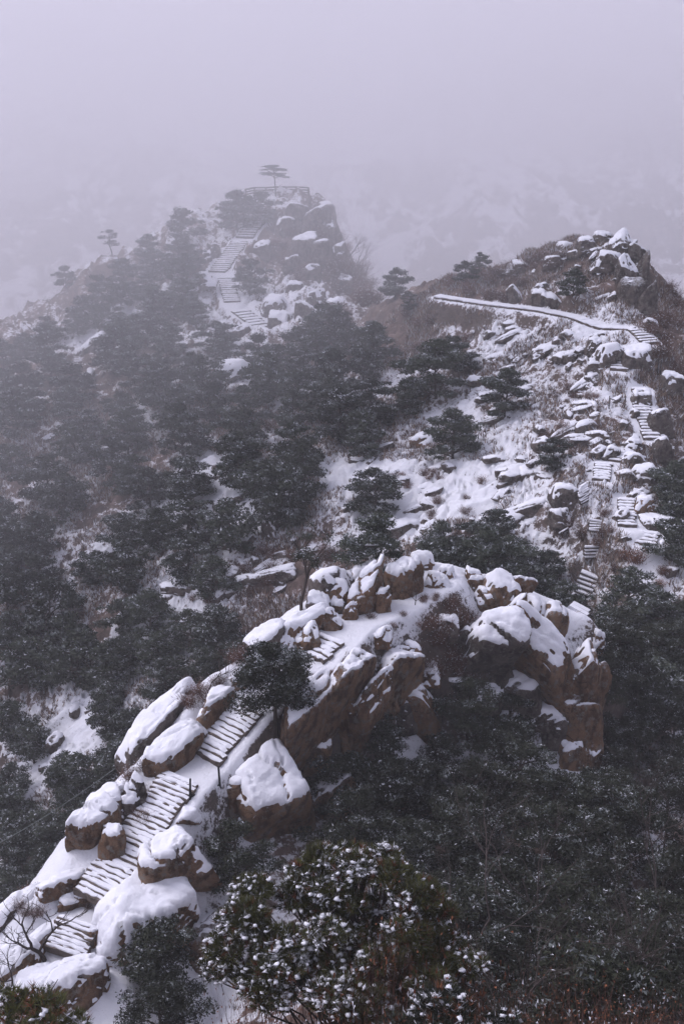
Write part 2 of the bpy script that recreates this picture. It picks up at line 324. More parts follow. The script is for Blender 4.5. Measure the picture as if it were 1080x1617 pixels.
def leafy(name, c, var=.5, scale=.9):
    m, nt, b = M(name); oi = nt.nodes.new('ShaderNodeObjectInfo'); n = noise(nt, scale, 3, .6, wpos(nt))
    f = math_(nt, 'ADD', math_(nt, 'MULTIPLY', n.outputs[0], .7), math_(nt, 'MULTIPLY', oi.outputs['Random'], .3))
    ln(nt, ramp(nt, f, [(.3, tuple(v*(1-var) for v in c)), (.68, tuple(v*(1+var*1.3) for v in c))]).outputs[0], b.inputs['Base Color'])
    b.inputs['Roughness'].default_value = .8; b.inputs['Specular IOR Level'].default_value = .15
    return m
MAT = dict(
 snow=snow_mat(), tan=rock_mat('ochre_granite', (.18,.10,.058), (.34,.20,.118), (.48,.33,.22), .32),
 grey=rock_mat('grey_granite', (.11,.085,.075), (.20,.16,.14), (.30,.25,.22), .42),
 ground=ground_mat(), far=far_mat(),
 step=plain('step_stone', (.10,.08,.068), var=.5, scale=3), bark=plain('pine_bark', (.045,.035,.03)), barkg=plain('grey_bark', (.075,.06,.055)),
 needles=leafy('pine_needles', (.034,.040,.028)), needlesf=leafy('pine_needles_yellowish', (.075,.076,.026), .6, 3.0), needlesn=leafy('pine_needles_near', (.021,.024,.015)),
 frost=plain('frosted_needles', (.50,.51,.54), var=.3, scale=8), frostlit=plain('rimed_toplit_needles', (.13,.145,.14), var=.4, scale=3),  # second tone: rime, with crown highlights put into the colour
 twig=leafy('brown_twigs', (.105,.058,.045), .5, 2.0), rust=leafy('rusty_leaves', (.16,.065,.035), .5, 2.0), straw=leafy('dry_grass', (.27,.20,.15), .4, 1.2),
 wood=plain('weathered_wood', (.075,.065,.06), scale=5), dark=plain('dark_metal', (.02,.02,.022)),
)

# ------------------------------------------------------------------ mesh and object helpers
def mesh(name, V, Fc, mats, midx=None, smooth=False):
    me = bpy.data.meshes.new(name); V = np.asarray(V, np.float32); Fc = np.asarray(Fc, np.int32)
    n, k = Fc.shape
    me.vertices.add(len(V)); me.vertices.foreach_set('co', V.ravel())
    me.loops.add(n*k); me.loops.foreach_set('vertex_index', Fc.ravel())
    me.polygons.add(n); me.polygons.foreach_set('loop_start', np.arange(0, n*k, k, dtype=np.int32))
    try: me.polygons.foreach_set('loop_total', np.full(n, k, np.int32))
    except Exception: pass
    if midx is not None: me.polygons.foreach_set('material_index', np.asarray(midx, np.int32))
    me.polygons.foreach_set('use_smooth', np.full(n, smooth))
    for m in (mats if isinstance(mats, (list, tuple)) else [mats]): me.materials.append(m)
    me.update(calc_edges=True); me.validate(); return me
def tag(o, label=None, cat=None, group=None, kind=None):
    if label: o['label'] = label
    if cat: o['category'] = cat
    if group: o['group'] = group
    if kind: o['kind'] = kind
    return o
def link(name, me, parent=None, loc=None):
    o = bpy.data.objects.new(name, me); C.objects.link(o)
    if parent is not None: o.parent = parent
    if loc is not None: o.location = [float(v) for v in loc]
    return o
def empty(name, loc): return link(name, None, loc=loc)
class MB:                                                  # gathers triangles
    def __init__(s): s.v, s.f, s.m, s.n = [], [], [], 0
    def add(s, V, Fc, mi=0):
        V = np.asarray(V, float).reshape(-1, 3); Fc = np.asarray(Fc, int)
        if Fc.shape[1] == 4: Fc = np.concatenate([Fc[:, [0,1,2]], Fc[:, [0,2,3]]])
        s.v.append(V); s.f.append(Fc+s.n); s.m.append(np.full(len(Fc), mi)); s.n += len(V)
    def tube(s, pts, rad, sides=5, mi=0):
        pts = np.asarray(pts, float); rad = np.asarray(rad, float); n = len(pts)
        d = np.gradient(pts, axis=0); d /= np.linalg.norm(d, axis=1)[:, None]+1e-9
        ref = np.array([.13, .21, .97]) if abs(d[0][2]) < .9 else np.array([.97, .13, .2])
        a = np.cross(d, ref); a /= np.linalg.norm(a, axis=1)[:, None]+1e-9; b = np.cross(d, a)
        an = np.arange(sides)/sides*2*math.pi
        V = pts[:, None, :] + rad[:, None, None]*(np.cos(an)[None, :, None]*a[:, None, :] + np.sin(an)[None, :, None]*b[:, None, :])
        i = np.arange(n-1)[:, None]*sides; j = np.arange(sides)[None, :]; j2 = (j+1) % sides
        Fc = np.stack([i+j, i+j2, i+sides+j2, i+sides+j], -1).reshape(-1, 4)
        s.add(V.reshape(-1, 3), Fc, mi)
    def box(s, c, h, ax=(1,0,0), ay=(0,1,0), az=(0,0,1), mi=0, jit=0):
        c = np.array(c, float); ax, ay, az = (np.array(v, float) for v in (ax, ay, az))
        V = [c + sx*h[0]*ax + sy*h[1]*ay + sz*h[2]*az for sx in (-1,1) for sy in (-1,1) for sz in (-1,1)]
        V = np.array(V) + (R.normal(0, jit, (8, 3)) if jit else 0)
        s.add(V, [[0,1,3,2],[4,6,7,5],[0,4,5,1],[2,3,7,6],[0,2,6,4],[1,5,7,3]], mi)
    def build(s, name, mats, smooth=False): return mesh(name, np.concatenate(s.v), np.concatenate(s.f), mats, np.concatenate(s.m), smooth)

# ------------------------------------------------------------------ ground sheets
def sheet(name, r0, r1, mat, grouplabel=None):
    nr = r1-r0; V = np.stack([GX[r0:r1], GY[r0:r1], GZ[r0:r1]], -1).reshape(-1, 3)
    i = np.arange(nr-1)[:, None]*NC; j = np.arange(NC-1)[None, :]
    Fc = np.stack([i+j, i+j+1, i+NC+j+1, i+NC+j], -1).reshape(-1, 4)
    me = mesh(name, V, Fc, mat, smooth=True)
    a = me.attributes.new('snow_cover', 'FLOAT', 'POINT'); a.data.foreach_set('value', GC[r0:r1].ravel().astype(np.float32))
    o = link(name, me); tag(o, kind='structure'); return o
split = int(np.searchsorted(YY, 262))
sheet('hillside', 0, split, MAT['ground']); sheet('far_mountain', split-1, NR, MAT['far'])

# ------------------------------------------------------------------ boulders
_ico = {}
def ico(l):
    if l not in _ico:
        bm = bmesh.new(); bmesh.ops.create_icosphere(bm, subdivisions=l, radius=1); bm.verts.ensure_lookup_table()
        _ico[l] = (np.array([v.co[:] for v in bm.verts]), np.array([[v.index for v in f.verts] for f in bm.faces])); bm.free()
    return _ico[l]
def rotm(rx, ry, rz):
    return np.array(Matrix.Rotation(rz, 3, 'Z') @ Matrix.Rotation(ry, 3, 'Y') @ Matrix.Rotation(rx, 3, 'X'))
def rock_shape(seed, dims, rot=(0,0,0), lvl=4, snow=.16, sharp=10, line=.42):
    """a jointed block, widest at the ground, whose lower half is its root; dims = width, depth, height above ground"""
    r = np.random.default_rng(seed); D, Fc = ico(lvl)
    n = r.normal(size=(16, 3)); n[:6] = np.array([[1,0,0],[-1,0,0],[0,1,0],[0,-1,0],[0,0,1],[0,0,-1]]) + r.normal(0, .20, (6, 3))
    n[6:, 2] = np.abs(n[6:, 2])*.7
    n /= np.linalg.norm(n, axis=1)[:, None]; h = r.uniform(.74, .95, 16); h[4] = r.uniform(.62, .78); h[6:] = r.uniform(.82, 1.10, 10)
    q = np.clip(D@n.T, 0, None)/h; rad = (q**sharp).sum(1)**(-1/sharp)
    V = D*rad[:, None]
    V[:, :2] *= (1-.10*np.clip(V[:, 2:3], -.3, 1)); V[:, 2] = np.where(V[:, 2] < 0, V[:, 2]*.8, V[:, 2]*1.35)
    V = V*(1 + .10*fbm(V[:,0]*1.3+seed, V[:,1]*1.3, V[:,2]*1.3+3, 4, seed)[:, None])
    dims = np.array(dims)/2*np.array([1.1,1.1,2.0]); V = (V*dims)@rotm(*rot).T
    sc = float(dims.mean())
    V = V + D*(.05*sc*fbm(V[:,0]*1.9/sc**.5, V[:,1]*1.9/sc**.5, V[:,2]*1.9/sc**.5+seed, 4, seed+5))[:, None]
    cr = np.clip(1-np.abs(vnoise(V[:,0]/sc*1.0+seed, V[:,1]/sc*1.0, V[:,2]/sc*.6+9, seed+3))/.06, 0, 1)      # deep joints
    V = V - D*(cr*.085*sc)[:, None]
    if sc > .45:                                           # joint sets: blocks stand proud of each other with open seams
        off = np.zeros(len(V)); seam = np.zeros(len(V))
        wob = .22*fbm(V[:,0]*.8+seed, V[:,1]*.8, V[:,2]*.8, 3, seed+21)
        cell = np.zeros(len(V), int)
        for q_ in range(2):
            jn = r.normal(size=3)*np.array([1, 1, .7]); jn /= np.linalg.norm(jn); sp_ = r.uniform(.55, .95)*sc
            u_ = (V@jn)/sp_ + wob + r.random(); ce = np.floor(u_).astype(int); fr_ = u_-ce; cell = cell*31 + ce
            seam = np.maximum(seam, np.clip(1-np.minimum(fr_, 1-fr_)*sp_/.055, 0, 1))
        off = ((np.sin(cell*12.9898+seed)*43758.5453) % 1)*.16*sc
        V = V + D*(off - .085*sc**.5*seam)[:, None]; cr = np.maximum(cr, seam*.5)
        V = V + D*(.035*fbm(V[:,0]*5, V[:,1]*5, V[:,2]*5, 3, seed+33))[:, None]
    N = np.zeros_like(V); fn = np.cross(V[Fc[:,1]]-V[Fc[:,0]], V[Fc[:,2]]-V[Fc[:,0]])
    for k in range(3): np.add.at(N, Fc[:, k], fn)
    N /= np.linalg.norm(N, axis=1)[:, None]+1e-9
    fr = 1.1/sc**.4
    s = N[:,2] + .34*fbm(V[:,0]*fr+seed, V[:,1]*fr, V[:,2]*fr, 6, seed+9, gain=.7) - .9*cr*(N[:,2] < .85)
    t = sstep(line, line+.16, s); tk = sstep(line-.02, line+.75, s)
    S = V + np.array([0,0,1.0])*(tk*snow*.8*(.85+.5*fbm(V[:,0]*.9, V[:,1]*.9, V[:,2], 2, seed+13)))[:, None] + N*(t*snow*.07)[:, None] - N*((1-t)*.05*max(sc, .3))[:, None]
    keep = (t[Fc] > 0).any(1)
    return V, Fc, S, keep
def compact(V, Fc):
    u, inv = np.unique(Fc, return_inverse=True); return V[u], inv.reshape(-1, 3)
def boulder_mesh(seed, dims, rot, lvl, mat, snow=.16, line=.42, sharp=14):
    V, Fc, S, keep = rock_shape(seed, dims, rot, lvl, snow, sharp=sharp, line=line)
    a = mesh('boulder', V, Fc, MAT[mat], smooth=True)
    V2, F2 = compact(S, Fc[keep]); b = mesh('snow_cap', V2, F2, MAT['snow'], smooth=True)
    return a, b
BGROUP = []
def boulder(px, py, w, h, label, mat='tan', rot=(0,0,0), dep=.9, lvl=4, emb=.20, snow=.17, line=.30, seed=None, name='boulder', ymin=8, group=None, m3=None):
    """w, h: its apparent size in photo pixels; dep: depth over width; emb: centre height over its full height"""
    seed = seed if seed is not None else int(px*7+py*3)
    P = hit(px, py, 0, ymin); hh = 1.0; lift = max(emb-.9, 0)*3.0 if emb > 1 else 0
    for _ in range(5):
        s = pxm(P); wm = w/s; dm = wm*dep; th = math.atan2(CAMZ-P[2], P[1])
        hh = max((h/s - dm*math.sin(th)*.70)/math.cos(th), wm*.28)
        if m3: wm, dm, hh = m3
        Q = hit(px, py, lift+hh*.5, ymin)
        if Q is None: break
        P = Q
    a, b = boulder_mesh(seed, (wm, dm, hh), rot, lvl, mat, snow, line); P = P-np.array([0,0,hh*.5])
    o = link(name, a, loc=P); tag(o, label, 'rock' if name == 'rock' else 'boulder', group)
    link('snow_cap', b, o); return o
D2 = math.radians
NEAR = [ # px, py, w, h, label, extra
 (425,1232,122,155,'largest near boulder, thick snow cap and ochre front, below the ridge pine',dict(m3=(3.5,3.3,2.5),rot=(D2(26),D2(-12),D2(38)),line=0.14,seed=133,snow=0.3,lvl=5,emb=.22)),
 (262,1352,104,80,'square snow-topped block beside the long stair, resting on a bigger rock',dict(m3=(2.7,2.0,1.3),rot=(D2(12),D2(-4),D2(28)),line=0.3,snow=0.25,lvl=5)),
 (228,1428,165,112,'broad smooth rock fully under snow to the right of the lower long stair',dict(m3=(4.6,3.0,1.3),rot=(D2(14),D2(-8),D2(42)),line=-0.2,snow=0.3,lvl=5)),
 (272,1435,75,80,'brown sided rock under the square snow-topped block',dict(lvl=5,rot=(0,0,.9),line=.6)),
 (275,1178,118,62,'long leaning slab with snow back, left of the wide flight of steps',dict(m3=(4.2,1.5,1.1),rot=(D2(12),D2(-16),D2(53)),line=0.2,snow=0.22,lvl=5,dep=.5,emb=.3)),
 (340,1112,60,56,'pointed ochre rock with snow top at the head of the wide steps',dict(m3=(2.5,1.0,1.0),rot=(D2(10),D2(-14),D2(55)),line=0.25,snow=0.2)),
 (157,1280,66,112,'tall snow-backed rock on the left edge of the ridge, above a small brown one',dict(m3=(3.5,1.6,1.3),rot=(D2(16),D2(-14),D2(58)),line=0.1,snow=0.25,lvl=5)),
 (180,1328,44,52,'small brown rock with flat snow cap just left of the long stair',dict(snow=.2)),
 (520,1250,64,72,'snowy rock standing alone right of the largest near boulder',dict(rot=(D2(12),D2(12),0),line=.25)),
 (95,1556,122,78,'low wide boulder with snow blanket at the foot of the stair',dict(m3=(3.3,2.0,1.2),rot=(D2(10),D2(-4),D2(20)),line=0.12,snow=0.27,lvl=5)),
 (262,1128,86,125,'long grassy mound of rock dusted with snow on the left ridge edge',dict(m3=(5.2,1.8,1.3),rot=(D2(10),D2(-14),D2(55)),line=0.05,snow=0.1,lvl=5,mat='grey',emb=.0)),
 (492,1108,108,118,'brown rock wall with slanted snow shelf right behind the ridge pine',dict(m3=(4.4,1.7,2.3),rot=(D2(20),D2(-14),D2(50)),line=0.34,snow=0.2,lvl=5,emb=.25)),
 (540,1062,70,112,'tall brown block holding up the path, left of the two tilted ones',dict(m3=(3.4,1.3,2.3),rot=(D2(24),D2(-12),D2(55)),line=0.3,snow=0.18,lvl=5,emb=.25)),
 (582,1082,72,118,'tilted brown slab with a snow-covered face, middle of the cliff row',dict(m3=(3.6,1.4,2.3),rot=(D2(30),D2(-16),D2(60)),line=0.22,snow=0.16,lvl=5,emb=.25)),
 (625,1046,84,98,'blocky brown rock with snow crown at the right of the cliff row',dict(m3=(2.8,1.9,1.9),rot=(D2(18),D2(-8),D2(40)),line=0.25,snow=0.2,lvl=5,emb=.25)),
 (676,1061,42,26,'flat loaf of rock under snow perched below the dry scrub',dict(snow=.2,emb=.6)),
 (668,1108,54,74,'narrow ochre rock with snow shoulder under the flat loaf rock',dict(rot=(D2(10),D2(-25),0),emb=.3)),
 (638,912,70,66,'cubic ochre boulder with deep snow hat on the shelf',dict(m3=(2.2,1.6,1.5),rot=(D2(8),D2(-4),D2(20)),line=0.35,snow=0.3,lvl=5,emb=.3)),
 (575,938,70,58,'wedge boulder with smooth snow roof beside the lamp post',dict(m3=(2.3,1.6,1.4),rot=(D2(12),D2(-6),D2(35)),line=0.3,snow=0.25,lvl=5,emb=.25)),
 (580,904,50,34,'pale snow-covered rock immediately left of the lamp post foot',dict(snow=.2,line=.15)),
 (527,930,50,36,'rounded rock wholly under snow left of the wedge boulder',dict(snow=.2,line=.1)),
 (487,979,84,42,'long sausage shaped rock with snow back near the upper steps',dict(m3=(3.2,1.0,0.9),rot=(D2(8),D2(-14),D2(48)),line=0.1,snow=0.22,dep=.5,emb=.4)),
 (425,1000,62,48,'snow-grey rounded rock at the left rim above the ridge pine',dict(m3=(2.8,1.3,0.8),rot=(D2(8),D2(-10),D2(50)),line=0,snow=0.12,mat='grey',emb=.1)),
 (521,978,34,31,'small ochre stone leaning on the sausage shaped rock',dict(rot=(0,D2(-20),0),emb=.4)),
 (483,1008,42,36,'cracked small rock just left of the four upper steps',dict(emb=.35)),
 (447,1016,34,26,'low white hump left of the cracked small rock',dict(line=.1)),
 (502,951,46,28,'oval rock half under snow behind the sausage shaped rock',dict(mat='grey',snow=.2)),
 (533,957,28,22,'little dark stone with snow in front of the wedge boulder',dict()),
 (553,965,24,26,'little upright stone between the wedge boulder and the shelf snow',dict()),
 (666,884,38,26,'snow dome behind the cubic ochre boulder',dict(snow=.25,line=.1)),
 (704,903,26,20,'small snow ball rock at the far end of the shelf',dict(snow=.2,line=.1)),
 (690,915,38,22,'low snow pillow right of the cubic ochre boulder',dict(snow=.2,line=.1,emb=.1)),
 (520,915,66,40,'grass-fringed grey rock on the back rim, left of the snowy ones',dict(mat='grey',rot=(0,D2(-25),0),snow=.1)),
 (607,948,24,38,'slim snow-plastered rock right of the wedge boulder',dict(line=.2)),
 (748,913,30,25,'first rounded knob on the crest of the snowy outcrop',dict(emb=.4)),
 (785,932,60,52,'broad knob with a dark crack in its snow on the outcrop crest',dict(rot=(0,D2(25),0),emb=.3,snow=.2,line=.3)),
 (809,928,46,40,'leaning blade of rock on the outcrop crest, snow on its right side',dict(rot=(0,D2(38),0),dep=.5,emb=.5,snow=.15,line=.2)),
 (850,1005,112,130,'huge smooth boulder with white snow face and ochre underside',dict(lvl=5,m3=(3.9,2.6,3.3),rot=(D2(36),D2(16),D2(-28)),snow=.16,line=.16,seed=4242)),
 (880,1075,50,60,'ochre block bulging under the huge smooth boulder',dict(m3=(1.9,1.6,2.2),rot=(D2(10),D2(14),D2(20)),line=.6,snow=.1)),
 (936,1088,34,44,'outer block high on the ochre pillar',dict(m3=(1.1,1.2,2.4),rot=(D2(6),D2(10),D2(30)),line=.6,snow=.12)),
 (898,1112,40,50,'inner block halfway down the ochre pillar',dict(m3=(1.4,1.2,2.0),rot=(D2(14),D2(-6),D2(10)),line=.6,snow=.12)),
 (930,1190,36,34,'broken block low on the right of the pillar foot',dict(m3=(1.2,1.0,1.1),rot=(D2(10),D2(12),D2(40)),line=.5,snow=.12)),
 (923,1048,54,48,'overhanging ochre head of rock with snow strip, top of the pillar',dict(rot=(0,D2(22),0),emb=1.9,snow=.15)),
 (904,1064,42,68,'snow-streaked rock between the huge smooth boulder and the pillar',dict(rot=(D2(15),D2(10),0),emb=1.3,line=.35)),
 (924,1098,46,56,'middle block of the ochre pillar',dict(emb=1.2,line=.7)),
 (920,1142,56,84,'lower block of the ochre pillar, tall and cracked',dict(lvl=5,emb=.55,line=.75)),
 (756,985,80,136,'big snow-coated slab left of the dark gully on the outcrop',dict(lvl=5,rot=(D2(36),D2(14),.2),snow=.14,line=-.1,emb=.15,mat='grey')),
 (795,1000,36,112,'narrow shadowed rib of rock in the gully of the outcrop',dict(rot=(D2(15),D2(8),0),line=.5,emb=.2,mat='grey')),
 (822,1082,64,60,'grey rock thinly dusted with snow beneath the huge smooth boulder',dict(mat='grey',line=.3,emb=.3)),
 (852,1122,62,32,'flat snowy ledge stone under the outcrop',dict(mat='grey',line=.3,emb=.5)),
 (878,1146,50,44,'dark stone with snow patch left of the pillar foot',dict(mat='grey',emb=.5)),
 (903,1186,38,42,'rounded ochre stone with snow stripe at the pillar foot',dict(emb=.5)),
 (937,1164,26,28,'small ochre stone at the right of the pillar foot',dict(emb=.6)),
 (945,1008,22,26,'white tooth of snow-covered rock right of the huge smooth boulder',dict(snow=.2,line=0,emb=.5)),
 (966,1014,26,14,'little snow mound on the right end of the outcrop',dict(snow=.2,line=0)),
 (986,1012,15,12,'last tiny snowy rock on the right end of the outcrop',dict(snow=.1,line=0)),
 (835,958,60,40,'rounded snowy shoulder of rock above the huge smooth boulder',dict(rot=(D2(15),D2(15),.3),line=.1,snow=.14)),
 (872,972,46,44,'dark-cracked rib of rock on the right edge of the outcrop crest',dict(rot=(D2(10),D2(20),.3),line=.3,snow=.12)),
 (806,962,34,60,'upright slab in the cleft behind the big snow-coated slab',dict(rot=(D2(20),D2(8),.2),line=.35,snow=.12)),
 (768,940,44,34,'lumpy snowy rock under the broad knob',dict(line=.1,snow=.14,rot=(D2(14),0,.4))),
 (735,1010,40,60,'grey rock half buried in scrub left of the big snow-coated slab',dict(mat='grey',rot=(D2(20),D2(10),.2),line=.2,snow=.12)),
 (705,985,40,30,'snowy stone poking out of the scrub bank',dict(mat='grey',line=.1,snow=.12)),
 (790,1062,44,50,'grey stone at the bottom of the dark cleft',dict(mat='grey',line=.3,snow=.12)),
 (560,1140,44,50,'brown rock foot under the tilted slabs',dict(line=.5,snow=.12)),
 (640,1120,34,40,'grey snow-dusted stone between the narrow ochre rock and the tilted slab',dict(mat='grey',line=.2,snow=.12)),
 (455,1085,36,28,'snow-covered stone at the rim of the path behind the ridge pine',dict(line=.0,snow=.18)),
 (300,1285,30,22,'small snow lump between the long stair and the snow slope',dict(line=-.2,snow=.15)),
 (212,1255,34,44,'snow-dusted stone in the brown scrub left of the long stair',dict(mat='grey',line=.1,snow=.14)),
 (735,1085,50,40,'snow-dusted grey stone deep under the scrub bank',dict(mat='grey',line=.1,snow=.12)),
 (775,1100,46,44,'dark grey stone with snow in the hollow left of the outcrop foot',dict(mat='grey',line=.2,snow=.12,rot=(D2(20),0,.4))),
 (805,1130,40,34,'lower grey stone at the mouth of the hollow',dict(mat='grey',line=.2,snow=.12)),
 (500,1178,50,44,'brown block at the foot of the rock wall behind the ridge pine',dict(line=.4,snow=.12)),
 (545,1115,34,50,'narrow brown block wedged under the tall brown block',dict(line=.4,snow=.1,rot=(D2(10),D2(-15),.4))),
 (610,1095,34,44,'small brown block between the tilted slab and the blocky rock',dict(line=.4,snow=.1,rot=(D2(16),D2(-10),.2))),
 (650,1030,32,34,'small snow-crowned block at the right end of the cliff row',dict(line=.2,snow=.14)),
 (600,1005,36,26,'rough small rock on the lip above the cliff row',dict(line=.2,snow=.12)),
 (470,1060,34,30,'snowy block beside the upper steps, right side',dict(line=.1,snow=.15)),
 (405,1040,34,28,'small brown block on the left rim behind the ridge pine',dict(line=.3,snow=.12)),
 (378,1068,30,24,'flat snowy stone on the left rim near the reddish scrub',dict(line=.1,snow=.12)),
 (330,1470,110,60,'dark rock edge under the snow slope, above the low pine',dict(lvl=5,line=.75,emb=.1)),
 (30,1425,70,24,'ledge stone breaking through the snow at the left edge of the ridge flank',dict(m3=(3.0,1.0,.45),rot=(D2(10),D2(-10),D2(50)),line=.1,snow=.1,mat='grey')),
 (98,1392,50,22,'thin brown ledge in the snow below the tall snow-backed rock',dict(m3=(2.4,.9,.4),rot=(D2(10),D2(-6),D2(30)),line=.2,snow=.12)),
 (62,1482,50,30,'brown rock ridge behind the leafless dark tree',dict(m3=(2.6,.8,.5),rot=(D2(10),D2(-12),D2(50)),line=.3,snow=.12)),
 (120,1418,34,16,'short dark ledge just above the curved landing',dict(m3=(1.5,.7,.35),rot=(D2(10),D2(-6),D2(25)),line=.3,snow=.12)),
 (20,1510,60,30,'low snow-buried hump under the leafless tree, at the picture edge',dict(m3=(2.6,1.2,.5),rot=(D2(10),D2(-12),D2(50)),line=.0,snow=.15)),
 (148,1475,16,26,'small ochre stone right of the bottom flight of steps',dict(m3=(.6,.5,.6),rot=(0,0,.4),line=.6)),
 (375,1252,40,46,'small ochre rock tucked against the largest near boulder',dict(emb=.3)),
]
for a in NEAR: boulder(*a[:5], **a[5])
# rocks of the hills that can be named
HILL = [
 (893,777,48,32,'overhanging snow-topped rock left of the plank heap',dict(emb=.7)),(884,812,32,28,'grey rock under the overhanging one',dict(emb=.5)),
 (1012,625,34,26,'flat snow slab right of the curving flight top',dict(emb=.4)),(1000,700,30,20,'snow cap rock above the tiny flight',dict(emb=.4)),
 (1003,560,50,34,'tilted snowy boulder right of the narrow flight',dict(emb=.35)),(963,556,46,36,'big snow-covered boulder in the pile under the walkway end',dict(emb=.3,line=.2)),
 (940,542,26,22,'round rock at the left of the boulder pile under the walkway',dict()),(944,575,30,22,'lowest rock of the boulder pile under the walkway',dict()),
 (1042,706,34,34,'upright block with snow lid right of the curving flight foot',dict(emb=.5)),(1000,722,36,24,'dark-fronted rock right of the tiny flight',dict(emb=.5)),
 (1018,748,50,36,'large wedge rock with snow roof above the round boulder',dict(emb=.35)),(1018,792,30,26,'round boulder right of the wide snowy steps',dict(mat='tan',emb=.6)),
 (1010,780,26,14,'thin snow-topped slab above the round boulder',dict()),(1035,822,46,28,'snow ramp rock right of the lowest flights',dict(emb=.3,line=.2)),
 (1056,842,20,18,'rounded stone beside the lowest flight',dict()),(1052,858,22,14,'small pinkish stone beside the lowest flight',dict()),
 (964,712,24,26,'leaning snowy stone left of the tiny flight',dict(rot=(0,.5,0))),(1040,660,40,36,'shadowed crag right of the curving flight',dict(line=.6,emb=.5)),
 (1060,600,36,34,'striped crag on the right edge above the curving flight',dict(emb=.4)),
 (950,372,26,14,'snow-topped stone on the very top of the right hill',dict(emb=.9)),(925,384,30,20,'pale rock just left of the right hilltop',dict(emb=.6)),
 (978,386,40,26,'snowy boulder just right of the right hilltop',dict(emb=.6)),(1004,398,30,26,'boulder on the right shoulder of the hilltop',dict(emb=.6)),
 (958,408,36,28,'rounded snowy boulder below the right hilltop',dict()),(985,425,34,34,'smooth snow-faced boulder in the middle of the right summit crag',dict()),
 (1015,430,26,40,'dark steep rock at the right end of the summit crag',dict(line=.6,emb=.6)),(1000,460,46,52,'dark cliff block of the right hill, hardly any snow',dict(line=.8,emb=.4)),
 (1022,480,34,50,'outer cliff block of the right hill over the drop',dict(line=.7,emb=.4)),(1026,512,24,20,'snow-tipped stone under the outer cliff block',dict()),
 (895,388,28,14,'flat stone on the skyline left of the right hilltop',dict()),(820,418,32,14,'long low stone on the grassy skyline ridge',dict()),
 (872,410,24,16,'leaning stone on the grassy slope of the right hill',dict()),(812,460,24,22,'tilted slab above the walkway, nearest its middle',dict(rot=(0,-.6,0))),
 (855,468,28,24,'broad slab above the walkway right of the tilted one',dict(rot=(0,-.6,0))),(877,468,18,28,'thin upright slab above the walkway',dict(rot=(0,-.9,0))),
 (668,695,44,26,'reddish sharp rock in the snow gully beside a pine',dict(mat='tan',rot=(0,-.6,0))),(425,830,24,34,'smooth white slab in the gully of the middle slope',dict(line=0)),
 (150,545,60,16,'long snowy slab on the forested left hill, lower one',dict(rot=(0,-.7,0),line=.1,emb=.9,dep=.6)),(172,510,36,12,'long snowy slab on the forested left hill, upper one',dict(rot=(0,-.6,0),line=.1,emb=1.0,dep=.6)),
 (360,580,60,20,'slanting pale slab among pines below the far stairs',dict(rot=(0,-.5,0),line=.1,emb=1.2,dep=.6)),
 (465,452,28,20,'peaked snowy rock of the pale outcrop on the far hill',dict(line=.2,emb=.6)),(435,478,40,26,'rounded snowy rock at the left of the pale outcrop',dict(line=.1)),
 (445,500,46,24,'lower snowy rock of the pale outcrop on the far hill',dict(line=.2)),(500,470,34,22,'right-hand snowy rock of the pale outcrop on the far hill',dict(line=.2)),
 (530,478,30,18,'small snowy rock near the saddle on the far hill',dict(line=.2)),(480,490,34,28,'middle snowy rock of the pale outcrop on the far hill',dict(line=.2)),
 (318,440,44,18,'layered snowy rock left of the far stair landing',dict(line=.2,rot=(0,-.3,0))),(340,395,18,18,'white boulder beside the slanting far flight',dict(line=.2)),(327,402,16,14,'smaller white boulder beside the slanting far flight',dict(line=.2)),
 (470,335,40,28,'crag below the fence of the far lookout',dict(line=.5,emb=.6)),(500,345,44,44,'dark steep crag right of the far lookout',dict(line=.6,emb=.5)),(480,385,46,34,'snow-patched crag in the middle of the far hill face',dict(line=.4)),
 (510,400,40,50,'lower right crag of the far hill',dict(line=.5)),(455,352,34,26,'crag with a snow streak under the left end of the lookout',dict(line=.3)),(520,365,30,36,'steep misty crag on the right outline of the far hill',dict(line=.6,emb=.6)),(535,405,28,34,'low crag on the right outline of the far hill',dict(line=.5)),
 (490,430,34,24,'flat-topped crag with snow above the pale outcrop',dict(line=.3)),(545,445,26,24,'crag at the lower right corner of the far hill',dict(line=.4)),(460,415,26,30,'dark crag below the middle of the far hill face',dict(line=.5)),
 (415,390,30,22,'snowy rocks beside the round dark pine of the far hill',dict(line=.3)),(515,330,26,22,'outermost rock at the right end of the far hilltop',dict(line=.6,emb=.6)),
]
for a in HILL:
    kw = dict(mat='grey', lvl=4, snow=.12, name='rock', line=.22); kw.update(a[5]); a = (a[0], a[1], a[2], a[3]*.85, a[4]); boulder(*a[:5], **kw)
